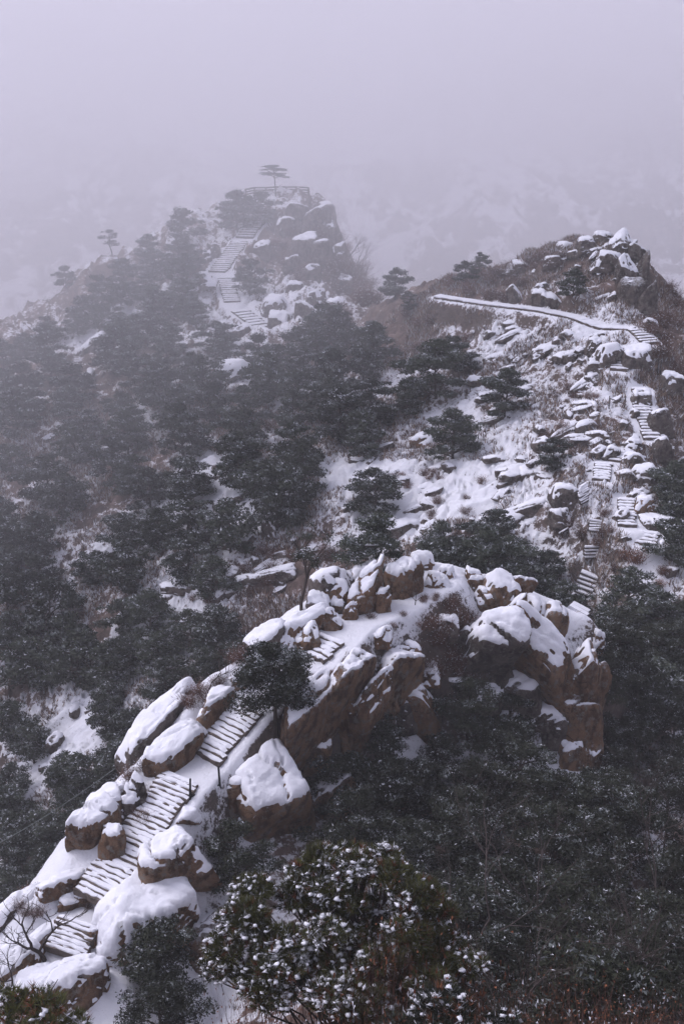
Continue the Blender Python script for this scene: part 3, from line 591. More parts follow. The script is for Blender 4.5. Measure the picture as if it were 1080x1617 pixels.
# countless-looking but separate rocks strewn over the slopes: shared shapes
RV = []
for k in range(12):
    s = 200+k; dims = (R.uniform(.8, 1.9), R.uniform(.6, 1.1), R.uniform(.25, .5))
    RV.append(boulder_mesh(s, dims, (R.uniform(-.1, .5), R.uniform(-.5, .1), R.uniform(0, 3)), 3, 'grey', .07, .30))
SLV = []
for k in range(8): SLV.append(boulder_mesh(260+k, (R.uniform(1.8, 2.8), R.uniform(.9, 1.5), R.uniform(.3, .5)), (R.uniform(.15, .45), R.uniform(-.35, -.05), R.uniform(-.2, .5)), 4, 'grey', .07, .36))
def inpoly(px, py, poly):
    c = False; n = len(poly)
    for i in range(n):
        x1, y1 = poly[i]; x2, y2 = poly[(i+1) % n]
        if (y1 > py) != (y2 > py) and px < (x2-x1)*(py-y1)/(y2-y1)+x1: c = not c
    return c
def sample(poly, n, rngs):
    xs = [p[0] for p in poly]; ys = [p[1] for p in poly]; out = []
    while len(out) < n:
        q = (rngs.uniform(min(xs), max(xs)), rngs.uniform(min(ys), max(ys)))
        if inpoly(*q, poly): out.append(q)
    return out
ROCKZ = [
 ([(700,500),(900,520),(960,600),(980,740),(900,760),(800,720),(720,640),(640,560)], 80, (.4, 1.5), 'snow-topped grey rock on the grassy slope below the walkway', 'rocks strewn below the walkway'),
 ([(940,640),(1080,640),(1080,920),(1040,900),(960,840),(930,760)], 36, (.5, 1.3), 'snowy stone beside the stepped path, right hill', 'stones beside the stepped path'),
 ([(600,700),(760,700),(860,800),(740,840),(640,860),(520,800)], 34, (.5, 1.5), 'thin snowy stone in the wide snow gully', 'stones in the snow gully'),
 ([(780,420),(930,385),(1000,470),(900,480),(760,460)], 26, (.5, 1.5), 'stone in the dry grass above the walkway', 'stones above the walkway'),
 ([(330,680),(420,780),(560,860),(420,960),(250,1000),(220,960),(340,900)], 30, (.5, 1.4), 'half-buried stone on the brown slope across the valley', 'stones on the brown slope'),
 ([(60,560),(300,480),(470,560),(400,700),(330,860),(200,900),(60,800)], 44, (.7, 2.0), 'pale stone among the pines of the left forest', 'stones in the left forest'),
 ([(0,1150),(200,1060),(200,1160),(60,1290),(0,1320)], 20, (.5, 1.5), 'snowy stone on the valley side at left', 'stones on the left valley side'),
]
ROCKZ += [([(780,500),(960,520),(990,600),(940,740),(860,760),(760,640)], 46, (.5, 1.25), 'tilted granite slab on the right hill slope', 'slabs on the right hill slope'),
 ([(560,720),(700,680),(860,760),(860,830),(640,870),(540,800)], 30, (.6, 1.4), 'tilted granite slab in the snow gully', 'slabs in the snow gully'),
 ([(880,390),(1010,380),(1030,480),(940,500),(860,470)], 18, (.6, 1.3), 'broken slab on the right summit crag', 'slabs on the right summit crag'),
 ([(330,690),(430,800),(560,860),(420,950),(250,1000),(230,950),(330,880)], 22, (.6, 1.4), 'broken slab on the brown slope across the valley', 'slabs across the valley')]
rk = np.random.default_rng(77)
for poly, n, (s0, s1), lab, grp in ROCKZ:
    for (px, py) in sample(poly, int(n*(.95 if 'slab' in lab else .52)), rk):
        P = hit(px, py, 0)
        if P is None or P[1] < 70: continue
        sc = s0 + (s1-s0)*rk.random()**2
        a, b = (SLV if 'slab' in lab else RV)[rk.integers(8)]
        o = link('rock', a, loc=(P[0], P[1], P[2]-.02)); o.scale = (sc*rk.uniform(.8, 1.4), sc, sc*rk.uniform(.8, 1.1)); o.rotation_euler.z = rk.uniform(-.8, .8)
        tag(o, lab, 'rock', grp); link('snow_cap', b, o)

# ------------------------------------------------------------------ stairs
def staircase(P, n, width, label, grp, mat, rise_gap=.03):
    seg = np.linalg.norm(np.diff(P[:, :2], axis=0), axis=1); cum = np.concatenate([[0], np.cumsum(seg)]); L = cum[-1]
    root = empty('stone_staircase', P[0]); tag(root, label, 'stairs', grp)
    rise = (P[-1][2]-P[0][2])/n; run = L/n
    for k in range(n):
        u = (k+.5)*run; x = np.interp(u, cum, P[:,0]); y = np.interp(u, cum, P[:,1])
        ua, ub = max(u-run, 0), min(u+run, L)
        d = np.array([np.interp(ub, cum, P[:,0])-np.interp(ua, cum, P[:,0]), np.interp(ub, cum, P[:,1])-np.interp(ua, cum, P[:,1])]); d /= np.linalg.norm(d)
        rj = R.uniform(-.03, .03); d = np.array([d[0]*math.cos(rj)-d[1]*math.sin(rj), d[0]*math.sin(rj)+d[1]*math.cos(rj)])
        a = np.array([d[1], -d[0], 0]); dd = np.array([d[0], d[1], 0]); top = P[0][2] + (k+1)*rise
        w = width*R.uniform(.90, 1.06); sh = R.uniform(-.05, .05)
        c = np.array([x, y, 0]) + a*sh - P[0]*np.array([1,1,0])
        # tread slab with a wavy worn front edge
        m = MB(); nx = 7; us = np.linspace(-1, 1, nx)*w/2; fr = -run*.5 + R.normal(0, .03, nx); bk = run*.62
        hh = .26 + abs(rise)*.5; zt = top-P[0][2] + R.uniform(-.02, .02); zj = R.normal(0, .012, nx)
        V = []
        for i in range(nx):
            for q, zz in ((fr[i], zt+zj[i]), (bk, zt+zj[i]), (bk, zt-hh), (fr[i]+.02, zt-hh)): V.append(c + a*us[i] + dd*q + np.array([0,0,zz]))
        Fc = []
        for i in range(nx-1):
            for e in range(4): Fc.append([i*4+e, (i+1)*4+e, (i+1)*4+(e+1)%4, i*4+(e+1)%4])
        Fc += [[0,1,2,3], [(nx-1)*4+3, (nx-1)*4+2, (nx-1)*4+1, (nx-1)*4]]
        m.add(V, Fc); o = link('step', m.build('step', MAT[mat]), root)
        # its snow, set back a little from the edge
        m = MB(); V = []; th = R.uniform(.05, .09)+rise*.12; nx = 9; us = np.linspace(-1, 1, nx)*(w/2-.02); f2 = -run*.5 + .05 + R.normal(0, .025, nx) + .04*(R.random(nx) < .15)
        for i in range(nx):
            e = .3 if i in (0, nx-1) else 1
            for q, zz in ((f2[i], zt-.02), (f2[i]+.01, zt+th*.55*e), (f2[i]+.07, zt+th*e), (bk+.02, zt+th*1.15*e+R.normal(0,.01)), (bk+.02, zt-.02)): V.append(c + a*us[i] + dd*q + np.array([0,0,zz]))
        Fc = []
        for i in range(nx-1):
            for e in range(5): Fc.append([i*5+e, (i+1)*5+e, (i+1)*5+(e+1)%5, i*5+(e+1)%5])
        m.add(V, Fc); link('snow_cover', m.build('snow_cover', MAT['snow']), o)
    return root
GRP = dict(near='flights of steps on the near ridge', right='flights of steps on the right hill', left='flights of steps on the far hill')
for z_, P, n, w, lab in flights: staircase(P, n, w, lab, GRP[z_], 'step')
# walkway: slabs along the saddle path over a dry stone wall
root = empty('stone_walkway', walkP[0]); tag(root, 'long level snow-covered walkway on a dry stone wall along the right hill', 'walkway')
seg = np.linalg.norm(np.diff(walkP, axis=0), axis=1); cum = np.concatenate([[0], np.cumsum(seg)]); ns = 26
wall = MB()
for k in range(ns):
    u0, u1 = cum[-1]*k/ns, cum[-1]*(k+1)/ns
    p0 = np.array([np.interp(u0, cum, walkP[:, i]) for i in range(3)]); p1 = np.array([np.interp(u1, cum, walkP[:, i]) for i in range(3)])
    d = (p1-p0); L = np.linalg.norm(d); d /= L; a = np.cross(d, (0, 0, 1)); a /= np.linalg.norm(a); c = (p0+p1)/2 - walkP[0]
    m = MB(); m.box(c+np.array([0,0,-.02]), (L/2-.02, .72, .06), d, a, (0,0,1), jit=.02); o = link('slab', m.build('slab', MAT['step']), root)
    m = MB(); m.box(c+np.array([0,0,.09]), (L/2+.03, .68, .045), d, a, (0,0,1), jit=.02); link('snow_cover', m.build('snow_cover', MAT['snow']), o)
    sgn = -1 if a[1] > 0 else 1
    for r_ in range(2):
        for q in range(4): wall.box(c + d*(q-1.5)*L/4 + a*sgn*(.62+R.uniform(0,.07)) + np.array([0,0,-.22-r_*.27]), (L/8-.03, .16, .13), d, a, (0,0,1), jit=.04)
tag(link('wall_stone', wall.build('wall_stone', MAT['step']), root), kind='stuff')
# stone bank under the curved landing of the lowest near stair
m = MB(); L0 = W(100,1462,41.4)
# ------------------------------------------------------------------ timber remains, rails, posts, fence, wire
def plank(mb, p, L, w, d, mi=0, th=.05, up=(0,0,1)):
    d = np.array(d, float); d /= np.linalg.norm(d); a = np.cross(d, up); a /= np.linalg.norm(a); u = np.cross(a, d); mb.box(p, (L/2, w/2, th), d, a, u, mi, jit=.01); return a, u
def old_steps(pts, n, width, label, L, dirn=(1,.25,0), name='wooden_stair', gap=1.0):
    P = [hit(x, y, .25) for x, y in pts]; root = empty(name, P[0]); tag(root, label, 'wooden steps', 'collapsed timber steps')
    for k in range(n):
        u = (k+.5)/n*(len(P)-1); i = min(int(u), len(P)-2); f = u-i; c = P[i]*(1-f)+P[i+1]*f - P[0] + np.array([0,0,.05*k/n])
        d = np.array(dirn, float) + R.normal(0, .08, 3)*np.array([1,1,.6])
        m = MB(); plank(m, c, width*R.uniform(.8,1.1), L, d, th=.05); o = link('plank', m.build('plank', MAT['wood']), root)
        m = MB(); plank(m, c+np.array([0,0,.10]), width*.86, L*.8, d, th=.04); link('snow_cover', m.build('snow_cover', MAT['snow']), o)
old_steps([(932,905),(925,925),(915,948)], 6, 1.5, 'pale snow-covered plank stair dropping towards the dark trees', .75, (1,-.45,-.25))
old_steps([(918,958),(908,975)], 3, 1.5, 'last broken planks at the foot of the plank stair', .5, (1,-.8,-.3))
old_steps([(943,822),(941,842)], 5, 1.3, 'loose row of planks in pink grass left of the wide snowy steps', .25, (1,-.08,0))
old_steps([(922,765),(920,778),(925,794)], 10, 1.2, 'tangled heap of snowy planks right of the overhanging rock', .22, (.8,.6,.25))
old_steps([(935,862),(934,884)], 4, 1.3, 'square of old boards with snow in the gaps above the plank stair', .3, (1,.1,0))
old_steps([(888,840),(896,836)], 3, 1.3, 'three fallen poles in the brush left of the loose planks', .1, (1,.9,.2))
def rail(pts, hgt, label, lab_cat='railing', rails=((0,.9),), rad=.05, mat='wood', name='railing', tilt=0):
    B = [hit(x, y, 0) for x, y in pts]; root = empty(name, B[0]); tag(root, label, lab_cat); T = []
    for b in B:
        c = b-B[0]; t = c + np.array([R.normal(0,.03)+tilt, 0, hgt]); T.append((c, t)); m = MB(); m.tube([c-np.array([0,0,.2]), t], [rad, rad*.8], 6); link('post', m.build('post', MAT[mat]), root)
    for f0, f1 in rails:
        for (c0, t0), (c1, t1) in zip(T[:-1], T[1:]):
            m = MB(); m.tube([c0+(t0-c0)*f1, c1+(t1-c1)*f0 if f0 else c1+(t1-c1)*.35], [rad*.8]*2, 5); link('rail', m.build('rail', MAT[mat]), root)
rail([(961,645),(985,645)], 1.1, 'broken rail of two posts and a slanting bar on the snow slope', rails=((.35,.8),))
rail([(300,1262),(348,1242)], 1.0, 'short handrail with two dark posts right of the long stair', rails=((.1,.1),), rad=.06, mat='dark')
rail([(1041,602),(1037,600)], 1.9, 'pair of slim dark posts beside the snowy slab on the right hill', rails=(), rad=.05, mat='dark')
# lamp post on the shelf
p = hit(601, 915, 0); root = empty('lamp_post', p); tag(root, 'thin dark post with a short cross arm behind the snowy boulders', 'post')
m = MB(); m.tube([(0,0,-.3),(0,0,1.9)], [.07,.055], 7); link('pole', m.build('pole', MAT['dark']), root)
m = MB(); m.box((-.25,0,1.93), (.62,.10,.04)); link('cross_arm', m.build('cross_arm', MAT['wood']), root)
m = MB(); m.box((-.25,0,2.0), (.60,.10,.03), jit=.008); link('snow_cover', m.build('snow_cover', MAT['snow']), root)
# lookout fence on the far summit
FX = [W(388,306,203), W(402,303,204), W(420,303,204.5), W(436,302,204.5), W(452,302,204.5), W(468,302,204.5), W(487,303,204.0), W(488,309,199.5)]
root = empty('lookout_railing', FX[0]); tag(root, 'long low railing around the lookout on the misty far summit', 'railing')
for i, q in enumerate(FX):
    c = q-FX[0]; g = float(gz(q[0], q[1])[0])-FX[0][2]; t = c[2]+.75
    m = MB(); m.box((c[0], c[1], (g-.3+t)/2), (.12, .12, (t-g+.3)/2)); link('post', m.build('post', MAT['step']), root)
    if i:
        b = FX[i-1]-FX[0]
        for hz in (.65, .25, -.12):
            m = MB(); m.tube([b+np.array([0,0,hz]), c+np.array([0,0,hz])], [.13, .13], 5); link('rail', m.build('rail', MAT['step']), root)
# cable over the valley
a = W(-260, 1420, 70); b = W(330, 1112, 51.5)+np.array([0,0,.6])
pts = [a + (b-a)*t - np.array([0,0,2.2*4*t*(1-t)]) for t in np.linspace(0, 1, 24)]
o = W(-260,1420,70); m = MB(); m.tube(pts, [.024]*24, 4)
tag(link('cable', m.build('cable', MAT['frostlit'])), 'thin cable running down from the ridge over the valley on the left', 'cable')

# ------------------------------------------------------------------ trees
def leaves(rng, pads, n, size, snow, mb, flat=.5, mats=(1,0,2)):
    """many small faces spread through flattened pads; mats = indices of green, rime with painted top light, frosted"""
    w = np.array([p[1]*p[1] for p in pads]); w /= w.sum(); ids = rng.choice(len(pads), n, p=w)
    c = np.array([p[0] for p in pads])[ids]; r = np.array([p[1] for p in pads])[ids]; fz = np.array([p[2] for p in pads])[ids]
    d = rng.normal(size=(n, 3)); d /= np.linalg.norm(d, axis=1)[:, None]; rr = rng.random(n)**.45
    lump = 1 + .28*fbm(d[:,0]*2.2+ids*3.1, d[:,1]*2.2, d[:,2]*2+ids, 2, 3)
    off = d*(rr*r*lump)[:, None]; off[:, 2] *= fz; P = c + off
    t = rng.normal(size=(n, 3)); t[:, 2] = t[:, 2]*.6+.25; t /= np.linalg.norm(t, axis=1)[:, None]
    s = np.cross(t, rng.normal(size=(n, 3))); s /= np.linalg.norm(s, axis=1)[:, None]+1e-9
    L = size*rng.uniform(.6, 1.35, n)[:, None]; Wd = L*rng.uniform(.28, .5, n)[:, None]
    V = np.stack([P - t*L*.5 - s*Wd*.5, P - t*L*.3 + s*Wd*.7, P + t*L*.6], 1)
    top = off[:, 2]/(r*fz+1e-6)
    q = rng.random(n); clump = fbm(P[:,0]*1.9, P[:,1]*1.9, P[:,2]*1.9, 2, 7)
    fr = (q < 1.5*snow*sstep(.1, .8, top)*np.clip(.5+clump*5, 0, 3)); rim = (~fr) & (rng.random(n) < 4.5*snow*sstep(.0, .7, top)*np.clip(.8+clump*3, .05, 2.2))  # rime gathers on pad tops and also paints their lit tops, darker undersides
    mi = np.full(n, mats[0]); mi[rim] = mats[1]; mi[fr] = mats[2]
    V[fr] = P[fr][:, None, :] + (V[fr]-P[fr][:, None, :])*.8
    mb.v.append(V.reshape(-1, 3)); mb.f.append(np.arange(n*3).reshape(-1, 3)+mb.n); mb.m.append(mi); mb.n += n*3
def pine(seed, Ht, Rc, base, nl, size, snow, flatness=.38, npads=14, top=.5, needles='needles', bend=.12, roundness=1.0, sides=6):
    """trunk + limbs, and a crown of flattened pads; returns the two meshes"""
    r = np.random.default_rng(seed); k = 9; tz = np.linspace(0, 1, k)
    bx = np.cumsum(r.normal(0, bend*Ht/k, k)); by = np.cumsum(r.normal(0, bend*Ht/k, k)); bx -= bx[0]; by -= by[0]
    T = np.stack([bx, by, tz*Ht*.93 - .5*(tz == 0)], 1); mb = MB(); mb.tube(T, np.linspace(.045*Ht*.55, .012*Ht*.5, k)+.01, sides)
    pads = []
    for i in range(npads):
        f = base + (1-base)*(i+.5)/npads; zc = f*Ht
        prof = max(math.sqrt(max(1-((f-base)/(1-base)*1.0-.32)**2/.6, .06)), .25)
        an = i*2.4 + r.uniform(-.5, .5); rad = Rc*prof*r.uniform(.35, .78)*(1 if i < npads-2 else .3)
        tp = np.array([np.interp(zc*.92, T[:,2], T[:,0]), np.interp(zc*.92, T[:,2], T[:,1]), zc*.92])
        c = tp + np.array([math.cos(an)*rad, math.sin(an)*rad, .06*Ht*r.uniform(-.4, 1)])
        mid = (tp+c)/2 + np.array([0, 0, -.03*Ht]); mb.tube([tp-np.array([0,0,.08*Ht]), mid, c], [.014*Ht, .010*Ht, .004*Ht], 4)
        pr = Rc*r.uniform(.30, .50)*(.65+.35*prof); pads.append((c, pr, flatness*r.uniform(.8, 1.25)))
        for _ in range(2):
            e = c + np.array([r.normal(0, .5), r.normal(0, .5), r.normal(0, .12)])*pr; pads.append((e, pr*.6, flatness*r.uniform(.8, 1.3)))
    cm = MB(); leaves(r, pads, nl, size, snow, cm, mats=(0, 1, 2))
    return mb.build('trunk', MAT['bark'], True), cm.build('crown', [MAT[needles], MAT['frostlit'], MAT['frost']]), Ht
def put_tree(v, P, sc, rz, label, group=None, name='pine_tree', cat='pine tree', sz=1.0):
    root = empty(name, P); root.scale = (sc, sc, sc*sz); root.rotation_euler.z = rz; tag(root, label, cat, group)
    link('trunk', v[0], root); link('crown', v[1], root); return root
FARV = [pine(30+i, 4.4, 2.5, .12, 4600, .30, .14, .42, 13) for i in range(5)]
MIDV = [pine(50+i, 4.3, 2.5, .10, 8000, .235, .15, .30, 15) for i in range(5)]
NRV = [pine(70+i, 4.4, 2.4, .12, 13000, .16, .085, .32, 14, needles='needlesn') for i in range(5)]
def tree_at(px, py, wpx, v, label, group=None, cr=2.5, cfrac=.62, ymin=8, sz=1.0, **kw):
    P = hit(px, py, 2.5, ymin)
    if P is None: return None
    for _ in range(3):
        sc = wpx/pxm(P)/(2*cr); Q = hit(px, py, v[2]*sc*sz*cfrac, ymin)
        if Q is None: return None
        P = Q
    g = float(gz(P[0], P[1])[0]); return put_tree(v, (P[0], P[1], g-.1), sc, random.uniform(0, 6.28), label, group, sz=sz, **kw)
# trees one can point to (crown centre, crown width in photo pixels)
NAMED = [
 (624,440,56,'FAR','dark pine standing alone on the skyline saddle between the two hills'),
 (645,470,34,'FAR','small pine right under the lone skyline pine'),
 (757,408,34,'FAR','small pine on the grassy skyline left of the right hilltop'),(735,425,44,'FAR','low bushy pine on the skyline beside the small one'),
 (905,440,52,'FAR','flat-topped pine on the slope under the right hilltop'),
 (594,765,100,'MID','tall dark pine standing in the snow gully'),(592,840,112,'MID','frosted pine in front of the tall one in the gully'),
 (715,672,100,'MID','broad layered pine above the white slabs'),(800,610,92,'MID','round pine left of the pink grass slope'),(875,705,62,'MID','small pine alone above the plank heap'),
 (455,765,110,'MID','wide dark pine by the narrow snow chute'),(575,690,60,'MID','pine at the left edge of the white gully'),(380,705,60,'MID','small pine above the narrow snow chute'),
 (690,570,110,'MID','wide pine below the left end of the walkway'),(640,620,74,'MID','pine below and left of the wide one under the walkway'),(520,500,80,'FAR','dark pine in front of the pale outcrop'),
 (393,430,66,'FAR','round dark pine right of the far stairs'),(285,350,66,'FAR','leafy pine on the skyline left of the far stairs'),(233,383,44,'FAR','pine on the misty skyline, second clump of the left crest'),
 (104,432,40,'FAR','small rounded pine on the left misty skyline'),(375,325,74,'FAR','spreading pine below the lookout railing'),(410,322,60,'FAR','pine hiding the top of the far stairs'),
 (720,550,70,'MID','pine behind the wide one under the walkway'),
]
for px, py, w, k, lab in NAMED: tree_at(px, py, w, (FARV if k == 'FAR' else MIDV)[random.randrange(5)], lab)
# flat-topped pine on the summit, its thin neighbour on the left crest
v = pine(97, 6.6, 3.3, .66, 4200, .22, .05, .15, 10, bend=.09); P = W(435, 306, 203); put_tree(v, (P[0], P[1], float(gz(P[0], P[1])[0])-.2), .82, .4, 'lone flat-topped pine on the misty summit lookout')
v = pine(92, 4.6, 2.0, .35, 1500, .24, .05, .35, 8, bend=.2); P = hit(178, 402, 0); put_tree(v, P, .85, .4, 'thin sparse pine on the left misty crest')
# the near pines
v = pine(93, 4.1, 2.15, .34, 26000, .125, .15, .55, 20, needles='needlesn', bend=.05)
g = hit(437, 1150, 0); put_tree(v, g, 1.0, 1.1, 'round-crowned pine dotted with snow beside the steps on the near ridge')
def near_tree(px, py, w, lab, k, grp=None): tree_at(px, py, w, NRV[k], lab, grp, cr=2.4)
near_tree(372, 1335, 128, 'frosted pine below the largest near boulder', 0); near_tree(245, 1500, 165, 'frosted pine at the lower left, right of the low wide boulder', 1)
near_tree(255, 1590, 150, 'pine at the bottom edge in front of the snowy slope', 2)
# forest zones: photo polygon, count, crown width m, label, group
LAND = [(230,400,'on the misty crest'),(330,470,'left of the far stairs'),(420,560,'below the lowest far flight'),(560,560,'under the skyline saddle'),(480,660,'above the snow chute'),
 (150,540,'around the two long snowy slabs'),(40,560,'where the crest leaves the picture'),(200,650,'in the dense middle'),(60,700,'at the left edge, middle height'),
 (300,760,'left of the narrow snow chute'),(130,820,'near the pale outcrop'),(60,950,'low on the left edge'),(280,860,'at the foot of the dense part'),(150,1000,'above the lower left gully'),(30,1120,'beside the lower left gully'),
 (620,1220,'near the lone snowy rock'),(740,1120,'under the dry scrub'),(860,1280,'below the ochre pillar'),(1020,1260,'right edge below pillar'),(700,1350,'behind the yellow-green pine'),
 (1000,1420,'low on the right edge'),(820,1450,'in its dark middle'),(950,1560,'near the bottom right corner'),(720,1560,'at the bottom behind red twigs'),
 (250,1050,'just behind the grassy mound'),(380,980,'behind the sparse twisted pine'),(150,1180,'above the cable'),(60,1320,'beside the snow slope'),(20,1220,'under the cable'),
 (760,850,'nearest the white gully'),(880,900,'nearest the plank stair'),(820,930,'right behind the outcrop crest'),(980,960,'just below the snowy path'),(1050,1050,'right edge beside the hollow'),(960,1120,'close to the ochre pillar')]
def place_words(px, py, c, cw):
    k = min(LAND, key=lambda a: (a[0]-px)**2+(a[1]-py)**2)[2]; f = (c-cw[0])/(cw[1]-cw[0])
    return ('smaller ' if f < .33 else 'wide ' if f > .7 else ''), ', '+k
def clear_of(P, pts, d):
    return all((P[0]-q[0])**2 + (P[1]-q[1])**2 > d*d for q in pts)
ft = np.random.default_rng(9)
def forest(poly, n, vs, cw, label, group, dmin, holes=(), h=2.8, ymin=8, ymax=999, cr=2.5):
    pts = []; tries = 0
    while len(pts) < n and tries < n*30:
        tries += 1; (px, py), = sample(poly, 1, ft)
        if any(inpoly(px, py, q) for q in holes): continue
        P = hit(px, py, h, ymin)
        if P is None or P[1] > ymax or P[1] < ymin or not clear_of(P, pts, dmin): continue
        bad = False
        for z_, S, n_, w_, l_ in flights:
            if np.min(np.hypot(S[:,0]-P[0], S[:,1]-P[1])) < 2.6: bad = True
        if bad: continue
        pts.append(P); c = ft.uniform(*cw); g = float(gz(P[0], P[1])[0])
        put_tree(vs[ft.integers(len(vs))], (P[0], P[1], g-.2), c/(2*cr), ft.uniform(0, 6.28), place_words(px, py, c, cw)[0]+label+place_words(px, py, c, cw)[1], group, sz=ft.uniform(.85, 1.15))
    return pts
LEFT = [(0,530),(60,510),(110,480),(230,400),(290,370),(340,345),(330,440),(300,470),(380,540),(470,520),(600,520),(600,640),(560,690),(500,720),(440,790),(380,760),(390,860),(330,900),(240,890),(200,960),(190,1060),(110,1040),(60,1080),(60,1180),(0,1180)]
HOLE = [[(330,560),(400,560),(390,600),(320,610)], [(200,930),(240,900),(240,1010),(190,1060)], [(400,600),(440,600),(430,640),(390,640)], [(40,640),(80,630),(90,680),(40,700)], [(250,640),(290,650),(280,700),(240,690)], [(310,670),(350,690),(440,830),(400,850),(340,760)], [(120,590),(175,590),(170,660),(120,640)], [(240,560),(300,560),(300,600),(250,600)], [(120,500),(190,500),(140,570),(90,580)], [(90,780),(180,770),(170,830),(110,860)]]
forest(LEFT, 106, MIDV+FARV, (3.8, 6.2), 'dark pine of the left forest', 'pines of the left hill forest', 3.5, HOLE)
forest([(200,1000),(260,930),(340,960),(420,960),(400,1040),(290,1080),(220,1160),(200,1200),(120,1230),(90,1240),(150,1120)], 24, MIDV, (3.6, 5.2), 'pine on the valley floor', 'pines behind the near ridge', 2.6, ymin=66)
forest([(0,1180),(60,1230),(180,1180),(190,1230),(110,1310),(0,1420)], 14, MIDV, (3.6, 5.0), 'pine in the lower left valley', 'pines in the lower left valley', 2.8, ymin=60)
forest([(690,830),(800,800),(870,840),(900,920),(900,1000),(850,960),(790,900),(700,880)], 16, MIDV, (3.6, 5.0), 'pine in the hollow', 'pines in the hollow', 2.4, ymin=66)
forest([(930,930),(1000,920),(1080,940),(1080,1200),(960,1180),(950,1040)], 26, MIDV+NRV, (3.6, 5.2), 'frosted pine', 'pines right of the pillar', 2.2, ymin=62)
forest([(600,1160),(720,1090),(800,1090),(870,1220),(960,1200),(1080,1180),(1080,1617),(700,1617),(640,1400),(560,1300),(530,1180)], 44, NRV, (3.0, 4.6), 'snow-dotted pine of the near wood', 'pines of the near wood', 2.2, h=2.6, cr=2.4, ymin=24)
forest([(945,1010),(1000,1010),(1020,1200),(955,1200)], 9, NRV, (2.6, 3.8), 'bushy pine', 'pines against the pillar', 1.5, h=1.8, cr=2.4, ymin=50)
forest([(1040,760),(1080,730),(1080,860),(1050,850)], 4, MIDV, (4, 5), 'pine beside the lower steps', 'pines at the right edge', 2.0)
# foreground pines with long needle tufts holding snow
def tuft_pine(seed, centers, n, label, tuft=.16, snow=.5, needles='needlesf', limbs=()):
    r = np.random.default_rng(seed); cen = np.array([c[0] for c in centers]); base = cen.mean(0); g = float(gz(base[0], base[1])[0]); org = np.array([base[0], base[1], g])
    root = empty('needle_pine', org); tag(root, label, 'pine tree')
    mb = MB(); top = base-org+np.array([0,0,.3])
    tp = [np.array([0,0,-.4]), top*.35+np.array([.15,.1,0]), top*.7, top]; mb.tube(tp, [.11,.08,.05,.02], 7)
    for c, rr in centers:
        c = c-org; s = np.array([0,0,max(c[2]-2.6, .3)])*1.0; s[:2] = top[:2]*s[2]/max(top[2], .1)
        mb.tube([s, (s+c)/2+r.normal(0,.2,3)-np.array([0,0,.25]), c], [.028,.02,.009], 5)
        for _ in range(6): e = c + r.normal(0, .45, 3)*rr; mb.tube([c*.8+s*.2, (c+e)/2, e], [.018,.012,.006], 4)
    link('trunk', mb.build('trunk', MAT['bark'], True), root)
    w = np.array([c[1]**2 for c in centers]); ids = r.choice(len(centers), n, p=w/w.sum())
    d = r.normal(size=(n, 3)); d[:, 2] = np.abs(d[:, 2])*.8; d /= np.linalg.norm(d, axis=1)[:, None]
    rad = np.array([c[1] for c in centers])[ids]
    P = cen[ids]-org + d*(rad*r.random(n)**.35)[:, None]*np.array([1,1,.62])
    K = 16; ax = d*.7 + np.array([0,0,.7]) + r.normal(0,.25,(n,3)); ax /= np.linalg.norm(ax, axis=1)[:, None]
    nd_ = ax[:, None, :]*.75 + r.normal(0, .5, (n, K, 3)); nd_ /= np.linalg.norm(nd_, axis=2)[:, :, None]
    sd_ = np.cross(nd_, r.normal(size=(n, K, 3))); sd_ /= np.linalg.norm(sd_, axis=2)[:, :, None]
    L = tuft*r.uniform(.65, 1.15, (n, K, 1)); Pb = P[:, None, :]
    V = np.stack([Pb-sd_*.009, Pb+sd_*.009, Pb+nd_*L], 2).reshape(-1, 3); nn = n*K
    sn = r.random(n) < snow*.9*np.clip(fbm(P[:,0]*1.2, P[:,1]*1.2, P[:,2]*1.2, 2, seed)*2+.9, .1, 1.6); mi = np.where(r.random(nn) < .10, 1, 0); mi[np.repeat(r.random(n) < .10, K)] = 3; mi[np.repeat(sn, K) & (r.random(nn) < .35)] = 2; cm = MB(); cm.v.append(V); cm.f.append(np.arange(nn*3).reshape(-1, 3)); cm.m.append(mi); cm.n = nn*3
    link('crown', cm.build('crown', [MAT[needles], MAT['frostlit'], MAT['snow'], MAT['rust']]), root)
    # little lumps of snow caught in the tufts
    D, Fc = ico(1); k = np.nonzero(sn & (r.random(n) < .95))[0]
    S = D[None]*(r.uniform(.25, 1.1, (len(k), 1, 1))*tuft*.24)*r.uniform(.2, 2.0, (len(k), len(D), 1))*np.array([1.25,1.25,.6]) + (P[k]+ax[k]*tuft*.42)[:, None, :]
    F2 = (Fc[None] + (np.arange(len(k))*len(D))[:, None, None]).reshape(-1, 3)
    tag(link('snow', mesh('snow', S.reshape(-1, 3), F2, MAT['snow'], smooth=True), root), kind='stuff')
    return root
fp = np.random.default_rng(3); CEN = []
for (px, py) in sample([(400,1370),(560,1330),(650,1380),(720,1480),(800,1617),(340,1617),(330,1520),(390,1430)], 72, fp): CEN.append((W(px, py, 18.3+(1617-py)*.011+fp.uniform(-.6,.6)), fp.uniform(.30,.52)))
tuft_pine(5, CEN, 13500, 'yellow-green pine with clumps of snow on its needle tufts, bottom centre', snow=.30)
tuft_pine(6, [(W(60,1600,17),.55),(W(10,1590,17),.4),(W(110,1625,17),.35)], 420, 'long-needled pine branch at the bottom left corner', snow=.18)
tuft_pine(7, [(W(700,1600,16),.5),(W(800,1640,16),.5),(W(640,1640,16),.5)], 500, 'snow-tufted pine at the bottom edge, right of the yellow-green one', snow=.3, needles='needlesn')
